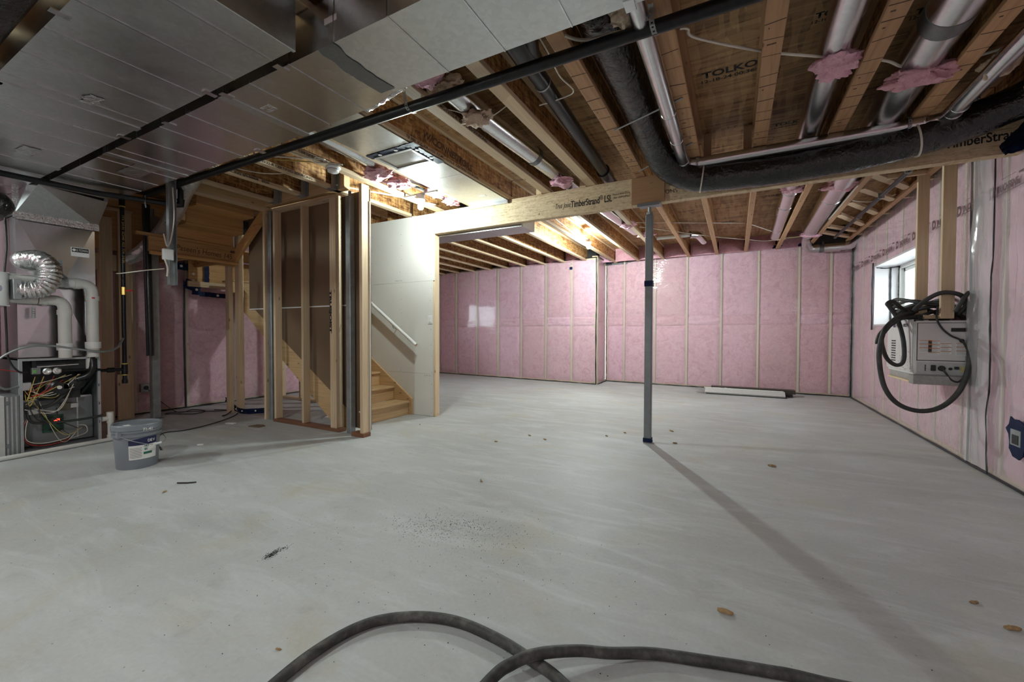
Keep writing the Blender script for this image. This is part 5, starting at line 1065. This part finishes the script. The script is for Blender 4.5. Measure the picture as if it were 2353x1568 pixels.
for k in range(9):
    z = .905 + .026 * k
    for y in (5.83, 5.90): MB().box(MX0 - .003, MX0 + .001, y, y + .055, z, z + .013).build('vent_slot', DARKM, mc)
MB().box(1.77, 1.88, MY0 - .006, MY0 - .002, 1.215, 1.25).build('name_plate', INK, fp)
for k, (x, z, w_, n_) in enumerate(((1.55, 1.135, .09, 6), (1.615, 1.13, .08, 7), (1.70, 1.105, .075, 5), (1.805, 1.11, .08, 6))):
    MB().box(x, x + w_, MY0 - .005, MY0 - .003, z - .018 * n_ - .01, z + .005).build('warning_label', PAPER, fp)
    q = MB()
    for j in range(n_):
        if j % 2 == 0: q.box(x, x + w_, MY0 - .006, MY0 - .005, z - .018 * j - .004, z - .018 * j + .001)
    q.build('warning_stripe', ORANGE, fp); q = MB()
    for j in range(n_ * 3): q.box(x + .004, x + w_ - rng.uniform(.005, .03), MY0 - .0058, MY0 - .005, z - .006 * j - .009, z - .006 * j - .0075)
    q.build('label_text', STEEL, fp, stuff=True)
MB().box(MX0 + .035, MX1 - .025, MY0 - .003, MY0, .822, .925).build('control_strip', plain('strip_grey', (.5, .5, .49), .5, 0, .08), fp)
MB().cbox(1.635, 1.668, MY0 - .018, MY0 - .003, .845, .90, .003).build('rocker_switch', DARKM, fp); MB().lathe([(.026, 0), (.026, .012), (.018, .02)], (1.71, MY0 - .003, .87), 16, (0, -1, 0)).build('socket', DARKM, fp)
MB().lathe([(.013, 0), (.013, .01)], (1.77, MY0 - .003, .868), 12, (0, -1, 0)).build('knob', DARKM, fp); MB().cbox(1.795, 1.825, MY0 - .02, MY0 - .003, .865, .89, .003).build('plug', DARKM, fp); MB().box(1.835, 1.875, MY0 - .005, MY0 - .003, .84, .895).build('rating_label', plain('yellowed_label', (.6, .5, .25), .6), fp)
for z in (.85, .865, .88, .895): MB().lathe([(.006, 0), (.006, .004)], (1.597, MY0 - .003, z), 8, (0, -1, 0)).build('indicator', DARKM, fp)
MB().lathe([(.018, 0), (.018, .004)], (1.843, MY0 - .006, 1.13), 12, (0, -1, 0)).build('grommet', DARKM, fp)
lettering('Premier 80DFs', .045, (MX0 - .001, 5.82, 1.265), (0, -1, 0), (0, 0, 1), INK, mc, fit=.36, shear=.15, bold=.001); MB().box(MX0 - .002, MX0, 5.84, 5.91, 1.262, 1.30).build('maker_badge', NAVY, mc)
rg = random.Random(5); q = MB()
for _ in range(130):
    y = rg.uniform(5.37, 6.1); z = .835 + abs(rg.gauss(0, .09)); q.box(MX0 - .0012, MX0, y, y + rg.uniform(.002, .012), z, z + rg.uniform(.002, .006))
q.build('grime_chip', INKB, mc, stuff=True)
MB().cbox(1.50, 1.86, 5.30, 5.42, .715, .80, .003).build('base_tray', plain('tray_grey', (.33, .32, .30), .5, .2, .15), mc); MB().cbox(1.50, 1.86, 5.42, 6.05, .72, .74, .003).build('base_tray', WOOD[1], mc)
MB().cbox(1.52, 1.60, 5.42, 6.05, .74, .80, .003).build('base_runner', plain('runner_grey', (.36, .35, .33), .5, .2, .15), mc)
MB().cbox(1.88, 1.965, 5.36, 5.42, 1.09, 1.24, .003).build('wall_bracket', WOOD[0], mc); MB().cbox(1.88, 1.945, 5.33, 5.36, 1.06, 1.17, .003).build('bracket_box', WHITEPL, mc)
for k, y in enumerate((5.40, 5.62, 5.85)): MB().box(1.6 + .05 * k, 1.63 + .05 * k, y, y + .03, 1.315, 1.33).build('top_latch', STEELL, mc)
for nm, (xa, xb, ya, yb, za) in (('hanging stud nearest the camera, ending above the front of the white machine', (1.70, 1.795, 5.36, 5.40, 1.338)), ('hanging stud farther back, in front of the window and behind the hose coil', (1.705, 1.80, 6.00, 6.04, 1.345))):
    t = thing('hanging_stud', 'pale wooden ' + nm, 'stud', (1.75, ya, za)); MB().cbox(xa, xb, ya, yb, za, ZS - .05, .003).build('shaft', WOOD[2], t)
    if ya < 5.5: MB().cbox(1.60, 1.795, 5.40, 5.44, 1.338, 1.375, .003).build('foot_block', WOOD[0], t)
t = thing('nailed_block', 'short wooden block nailed at the top of the rear hanging stud', 'block', (1.6, 6.0, 2.9)); MB().cbox(1.44, 1.80, 5.96, 6.0, 2.885, 2.93, .003).build('block', WOOD[0], t)
hc = thing('hose_coil', 'coiled black hoses piled on the machine with loops hanging down its side', 'hose', (1.7, 5.8, 1.34))
def loop(pts, r, closed=False): MB().tube(cr(pts, 8, closed), r, 10, True, closed).build('hose_length', RUBBER, hc, smooth=60)
rg = random.Random(9)
for k in range(7):
    pts = []; ex = rg.uniform(-.03, .03)
    for j in range(12):
        a = 2 * math.pi * j / 12; pts.append((1.70 + ex + (.17 + .02 * k * .3) * math.cos(a) + rg.uniform(-.015, .015), 5.78 + (.33 + rg.uniform(-.05, .04)) * math.sin(a), 1.345 + .028 * k + .04 * math.cos(a * 2 + k) * (.5 if k < 2 else 1)))
    loop(pts, rg.choice([.016, .018, .02]), True)
loop([(1.56, 5.55, 1.40), (1.42, 5.42, 1.36), (1.28, 5.25, 1.25), (1.235, 5.22, 1.10), (1.225, 5.2, .93), (1.265, 5.2, .69), (1.36, 5.2, .535), (1.51, 5.2, .475), (1.66, 5.2, .52), (1.785, 5.22, .665), (1.855, 5.25, .87), (1.88, 5.30, 1.05), (1.90, 5.38, 1.22), (1.88, 5.48, 1.36), (1.8, 5.6, 1.40)], .021)
loop([(1.60, 5.6, 1.42), (1.45, 5.5, 1.38), (1.31, 5.35, 1.26), (1.27, 5.33, 1.13), (1.32, 5.38, .96), (1.405, 5.42, .885), (1.46, 5.42, .93), (1.462, 5.44, 1.12), (1.43, 5.5, 1.34), (1.37, 5.5, 1.46), (1.35, 5.5, 1.50), (1.40, 5.52, 1.52), (1.46, 5.54, 1.46), (1.55, 5.6, 1.41)], .019)
loop([(1.56, 5.5, 1.36), (1.40, 5.42, 1.33), (1.27, 5.32, 1.18), (1.23, 5.30, 1.10), (1.26, 5.32, 1.2), (1.40, 5.5, 1.30), (1.50, 5.6, 1.36)], .018)
loop([(1.52, 5.4, 1.42), (1.60, 5.36, 1.52), (1.70, 5.32, 1.58), (1.82, 5.32, 1.55), (1.87, 5.36, 1.46), (1.84, 5.42, 1.38)], .020)
loop([(1.78, 5.30, 1.40), (1.85, 5.28, 1.56), (1.90, 5.32, 1.56), (1.895, 5.34, 1.44), (1.86, 5.36, 1.37)], .018)
cord('thin black power lead draped over the machine front into its socket', [(1.68, 5.36, 1.45), (1.665, 5.33, 1.34), (1.70, 5.325, 1.25), (1.76, 5.325, 1.18), (1.845, 5.325, 1.12), (1.885, 5.32, .98), (1.87, 5.3, .86), (1.82, 5.3, .76), (1.77, 5.3, .765), (1.73, 5.315, .83), (1.712, 5.33, .87)], .008)
eb = thing('taped_outlet_box', 'black electrical box ringed with ragged dark blue tape low on the right wall', 'box', (1.9, 4.6, .4))
MB().cbox(1.875, 1.935, 4.50, 4.63, .345, .47, .004).build('housing', STEELL, eb); MB().box(1.872, 1.876, 4.52, 4.60, .36, .43).build('opening', DARKM, eb)
pts = [(4.66, .42), (4.70, .46), (4.655, .50), (4.64, .56), (4.60, .545), (4.54, .55), (4.46, .52), (4.44, .40), (4.47, .29), (4.52, .25), (4.60, .26), (4.635, .30), (4.65, .31), (4.645, .36)]
MB().prism(pts, 0, 1.878, 1.886).build('tape_skirt', BLUETAPE, eb)

# ================================================================== LAMPS, SMALL CEILING THINGS
def bulb(label, x, y, z, power, bar=True):
    t = thing('bare_bulb', label, 'lamp', (x, y, z)); r = .036
    area = 4 * math.pi * r * r
    MB().lathe([(.0, -.038), (.018, -.032), (.031, -.018), (.036, 0), (.032, .018), (.022, .036), (.016, .05), (.0, .052)], (x, y, z), 14).build('glass_bulb', emit('bulb_glow', (.85, .99, .975), power / (math.pi * area)), t, smooth=60)
    MB().lathe([(.017, .05), (.03, .055), (.05, .075), (.055, .09), (.05, .10)], (x, y, z), 16).build('lamp_holder', WHITEPL, t, smooth=40)
    MB().lathe([(.052, .10), (.052, .145)], (x, y, z), 8).build('ceiling_box', STEELL, t)
    if bar: MB().bar((x - .25, y, z + .155), (x + .25, y, z + .155), .03, .02).build('mounting_bar', STEELL, t)
    return t
bulb('lit bare bulb above the end of the white drywall partition by the stairs', -3.37, 3.93, 2.715, BULB_POWER['stair'])
bulb('lit bare bulb hanging below the joists beyond the beam, before the far pink wall', -2.42, 7.5, 2.79, BULB_POWER['far'], False)
bulb('lit bare bulb behind the camera, left of the middle of the room', -2.4, -.45, 2.79, BULB_POWER['near'])
bulb('lit bare bulb behind the camera on the furnace side of the room', -6.0, -.35, 2.55, BULB_POWER['furnace'])
bulb('added unseen fill bulb behind the camera near the right wall', .75, -.9, 2.85, BULB_POWER['right'])  # made-up fill out of view, brightens the right side of the room
sm = thing('smoke_detector', 'round white smoke detector on the joist above the framed wall', 'detector', (-3.56, 2.84, 2.85))
MB().lathe([(.045, .03), (.05, 0)], (-3.56, 2.84, 2.85), 16).build('mount_box', STEEL, sm)
MB().lathe([(.07, .0), (.074, -.008), (.070, -.018), (.058, -.022), (.052, -.05), (.04, -.056), (0, -.056)], (-3.56, 2.84, 2.85), 28).build('casing', WHITEPL, sm, smooth=35)
MB().lathe([(.0575, -.027), (.0568, -.031)], (-3.56, 2.84, 2.85), 28).build('vent_ring', DARKM, sm)
def wire(label, pts, mat=CABLE, r=.0065, grp=None, flat=False): 
    t = MB().tube(cr(pts, 8), r, 6).build('house_wire', mat, None, smooth=60); return tag(t, label, 'wire', grp)
wire('white house wire looping down to the smoke detector', [(-3.75, 2.15, 2.95), (-3.66, 2.5, 2.87), (-3.60, 2.62, 2.865), (-3.50, 2.70, 2.86), (-3.52, 2.62, 2.86), (-3.62, 2.68, 2.855), (-3.50, 2.80, 2.86), (-3.45, 2.86, 2.86), (-3.56, 2.84, 2.87)])
wire('white house wire crossing the bays from the slim metal pipe to the round ducts', [(-.30, 2.56, 2.93), (-.26, 2.60, 2.94), (-.22, 2.68, 2.925), (.12, 2.99, 2.925), (.40, 3.2, 2.93), (.80, 3.46, 2.93), (.96, 3.62, 2.93), (1.24, 3.7, 2.93), (1.75, 3.55, 2.94)], CABLE, .009)
wire('white house wire beyond the beam, upper of the two', [(-1.40, 6.7, 2.93), (-.4, 7.25, 2.93), (.05, 7.5, 2.93), (.17, 7.62, 2.93), (.62, 8.55, 2.93), (.72, 8.75, 2.93)])
wire('white house wire beyond the beam, lower of the two', [(-1.40, 7.0, 2.93), (-.8, 7.75, 2.925), (-.3, 8.35, 2.92), (.2, 8.9, 2.93), (.45, 9.05, 2.91), (.75, 9.1, 2.93), (1.2, 9.0, 2.93)])
wire('white house wire under the left-hand joists, sagging towards the smoke detector', [(-4.75, 2.0, 2.93), (-4.3, 2.3, 2.91), (-4.0, 2.45, 2.90), (-3.75, 2.75, 2.93), (-3.68, 2.95, 2.93)])
wire('yellow house wire between the left-hand joists', [(-4.75, 2.25, 2.98), (-4.2, 2.62, 2.97), (-3.7, 2.95, 2.95)], YCABLE)
wire('white house wire between the two leftmost printed joists', [(-4.75, 2.45, 2.95), (-4.5, 2.7, 2.91), (-4.22, 2.95, 2.95)])
wire('white cable pair running along the joist towards the partition bulb', [(-4.15, 3.35, 2.93), (-4.0, 3.6, 2.92), (-3.85, 3.85, 2.92), (-3.72, 4.2, 2.93), (-3.6, 4.5, 2.93)], CABLE, .010)
wire('thin white wire from the narrow duct edge across the gas pipe', [(-1.03, 2.2, 2.93), (-1.02, 2.35, 2.90), (-1.05, 2.62, 2.91), (-1.02, 2.8, 2.90), (-1.12, 2.9, 2.93), (-1.35, 2.95, 2.95)], CABLE, .005)
wire('white wires under the end of the flexible duct near the top centre', [(-.93, 2.2, 2.91), (-.80, 2.3, 2.87), (-.62, 2.33, 2.865), (-.50, 2.36, 2.88), (-.38, 2.3, 2.91)], CABLE, .010)
wire('yellow wire beside the flexible duct near the top centre', [(-.93, 2.12, 2.91), (-.75, 2.08, 2.86), (-.55, 1.9, 2.86)], YCABLE, .006)
wire('white wire wrapping the tan fibre tuft', [(-2.02, 2.6, 2.93), (-1.9, 2.66, 2.9), (-1.8, 2.83, 2.88), (-1.68, 2.8, 2.88), (-1.47, 2.75, 2.92)], CABLE, .004)
wire('yellow wire along the bay past the partition bulb', [(-3.45, 3.4, 2.95), (-3.3, 3.9, 2.93), (-3.2, 4.2, 2.9), (-3.14, 4.5, 2.93)], YCABLE, .006)
wire('white wire crossing from the joist to the far bulb', [(-2.38, 5.2, 2.93), (-2.44, 6.3, 2.92), (-2.44, 7.1, 2.90), (-2.42, 7.46, 2.93)], CABLE, .009)
wire('white wire on the joist between the far round ducts and the bridging', [(1.20, 6.0, 2.87), (1.19, 7.6, 2.872)], CABLE, .010)
wire('white wire loop hanging between the bridging boards', [(1.24, 6.75, 2.92), (1.4, 6.85, 2.89), (1.55, 6.9, 2.89), (1.74, 6.85, 2.93)], CABLE, .007)
wire('yellow wire between the far round ducts', [(.75, 9.0, 2.93), (1.0, 8.95, 2.92), (1.24, 8.9, 2.94)], YCABLE, .006)
def tuft(label, c, s, seed, mat=PINK, n=44):
    """ragged lump of fibreglass: several folded lobes welded into one shape"""
    m = MB(); r = random.Random(seed)
    def fn(u, v):
        a = 2 * math.pi * u; b_ = math.pi * (v - .5); d = Vector((math.cos(a) * math.cos(b_), math.sin(a) * math.cos(b_), math.sin(b_)))
        q = d * 1.5 + Vector((seed * 3.7, seed, 0)); k = 1 + .42 * mn.noise(q) + .22 * mn.noise(q * 2.7) + .10 * mn.noise(q * 7) + .05 * mn.noise(q * 17)
        k *= .86 + .30 * abs(mn.noise(q * 2.0 + Vector((5, 5, 5))))
        return (c[0] + d.x * s[0] * k, c[1] + d.y * s[1] * k, c[2] + d.z * s[2] * k)
    m.grid(fn, n, n // 2); o = m.build('insulation_tuft', mat, None, smooth=75, fix=False); return tag(o, label, 'insulation')
tuft('pink insulation tuft wedged around the mid-size round duct', (.54, 3.32, 2.905), (.125, .13, .07), 1); tuft('pink insulation tuft wedged around the widest round duct', (1.04, 3.68, 2.88), (.19, .11, .06), 2)
tuft('pink insulation spilling beside the smoke detector', (-3.42, 3.30, 2.915), (.17, .14, .06), 3); tuft('pink insulation lump between the smoke detector and the partition bulb', (-3.40, 3.58, 2.90), (.14, .15, .06), 4)
tuft('red-pink insulation lump glowing right beside the partition bulb', (-3.28, 4.10, 2.935), (.16, .16, .05), 5); tuft('pale pink insulation scrap over the partition bulb towards the beam', (-3.28, 4.45, 2.91), (.12, .12, .04), 12)
tuft('pink tuft above the gas pipe, by the narrow supply duct edge', (-1.86, 2.24, 2.93), (.13, .10, .05), 6); tuft('tan fibre tuft hanging under the round duct by the gas pipe', (-1.80, 2.78, 2.885), (.13, .09, .05), 7, TAN); tuft('tan fibre clump above the gas pipe beside the pink tuft', (-1.80, 2.36, 2.92), (.15, .10, .05), 13, TAN)
tuft('pink tuft around the round duct just before the beam', (-1.74, 4.42, 2.90), (.12, .14, .05), 8); tuft('pink tuft beyond the beam, left of the steel post', (-1.52, 6.72, 2.92), (.12, .18, .06), 9); tuft('small pink tuft beyond the beam beside the steel post top', (-1.40, 7.6, 2.93), (.14, .14, .05), 14)
tuft('tan foam clump at the top centre beside the slim metal pipe', (-.52, 2.25, 2.90), (.10, .12, .06), 10, TAN); tuft('tan foam ring around the slim metal pipe at the right edge', (1.42, 3.74, 2.87), (.085, .10, .075), 11, TAN)
tuft('pink tuft under the mid-size round duct just beyond the beam', (.60, 6.0, 2.94), (.15, .12, .06), 15); tuft('pink tuft under the widest round duct just beyond the beam', (1.08, 6.15, 2.94), (.20, .18, .07), 16); tuft('pink tuft at the far end of the widest round duct', (1.14, 8.78, 2.90), (.16, .13, .05), 17)
tuft('tan foam clump at the far end of the mid-size round duct', (.70, 8.95, 2.93), (.09, .08, .05), 18, TAN)
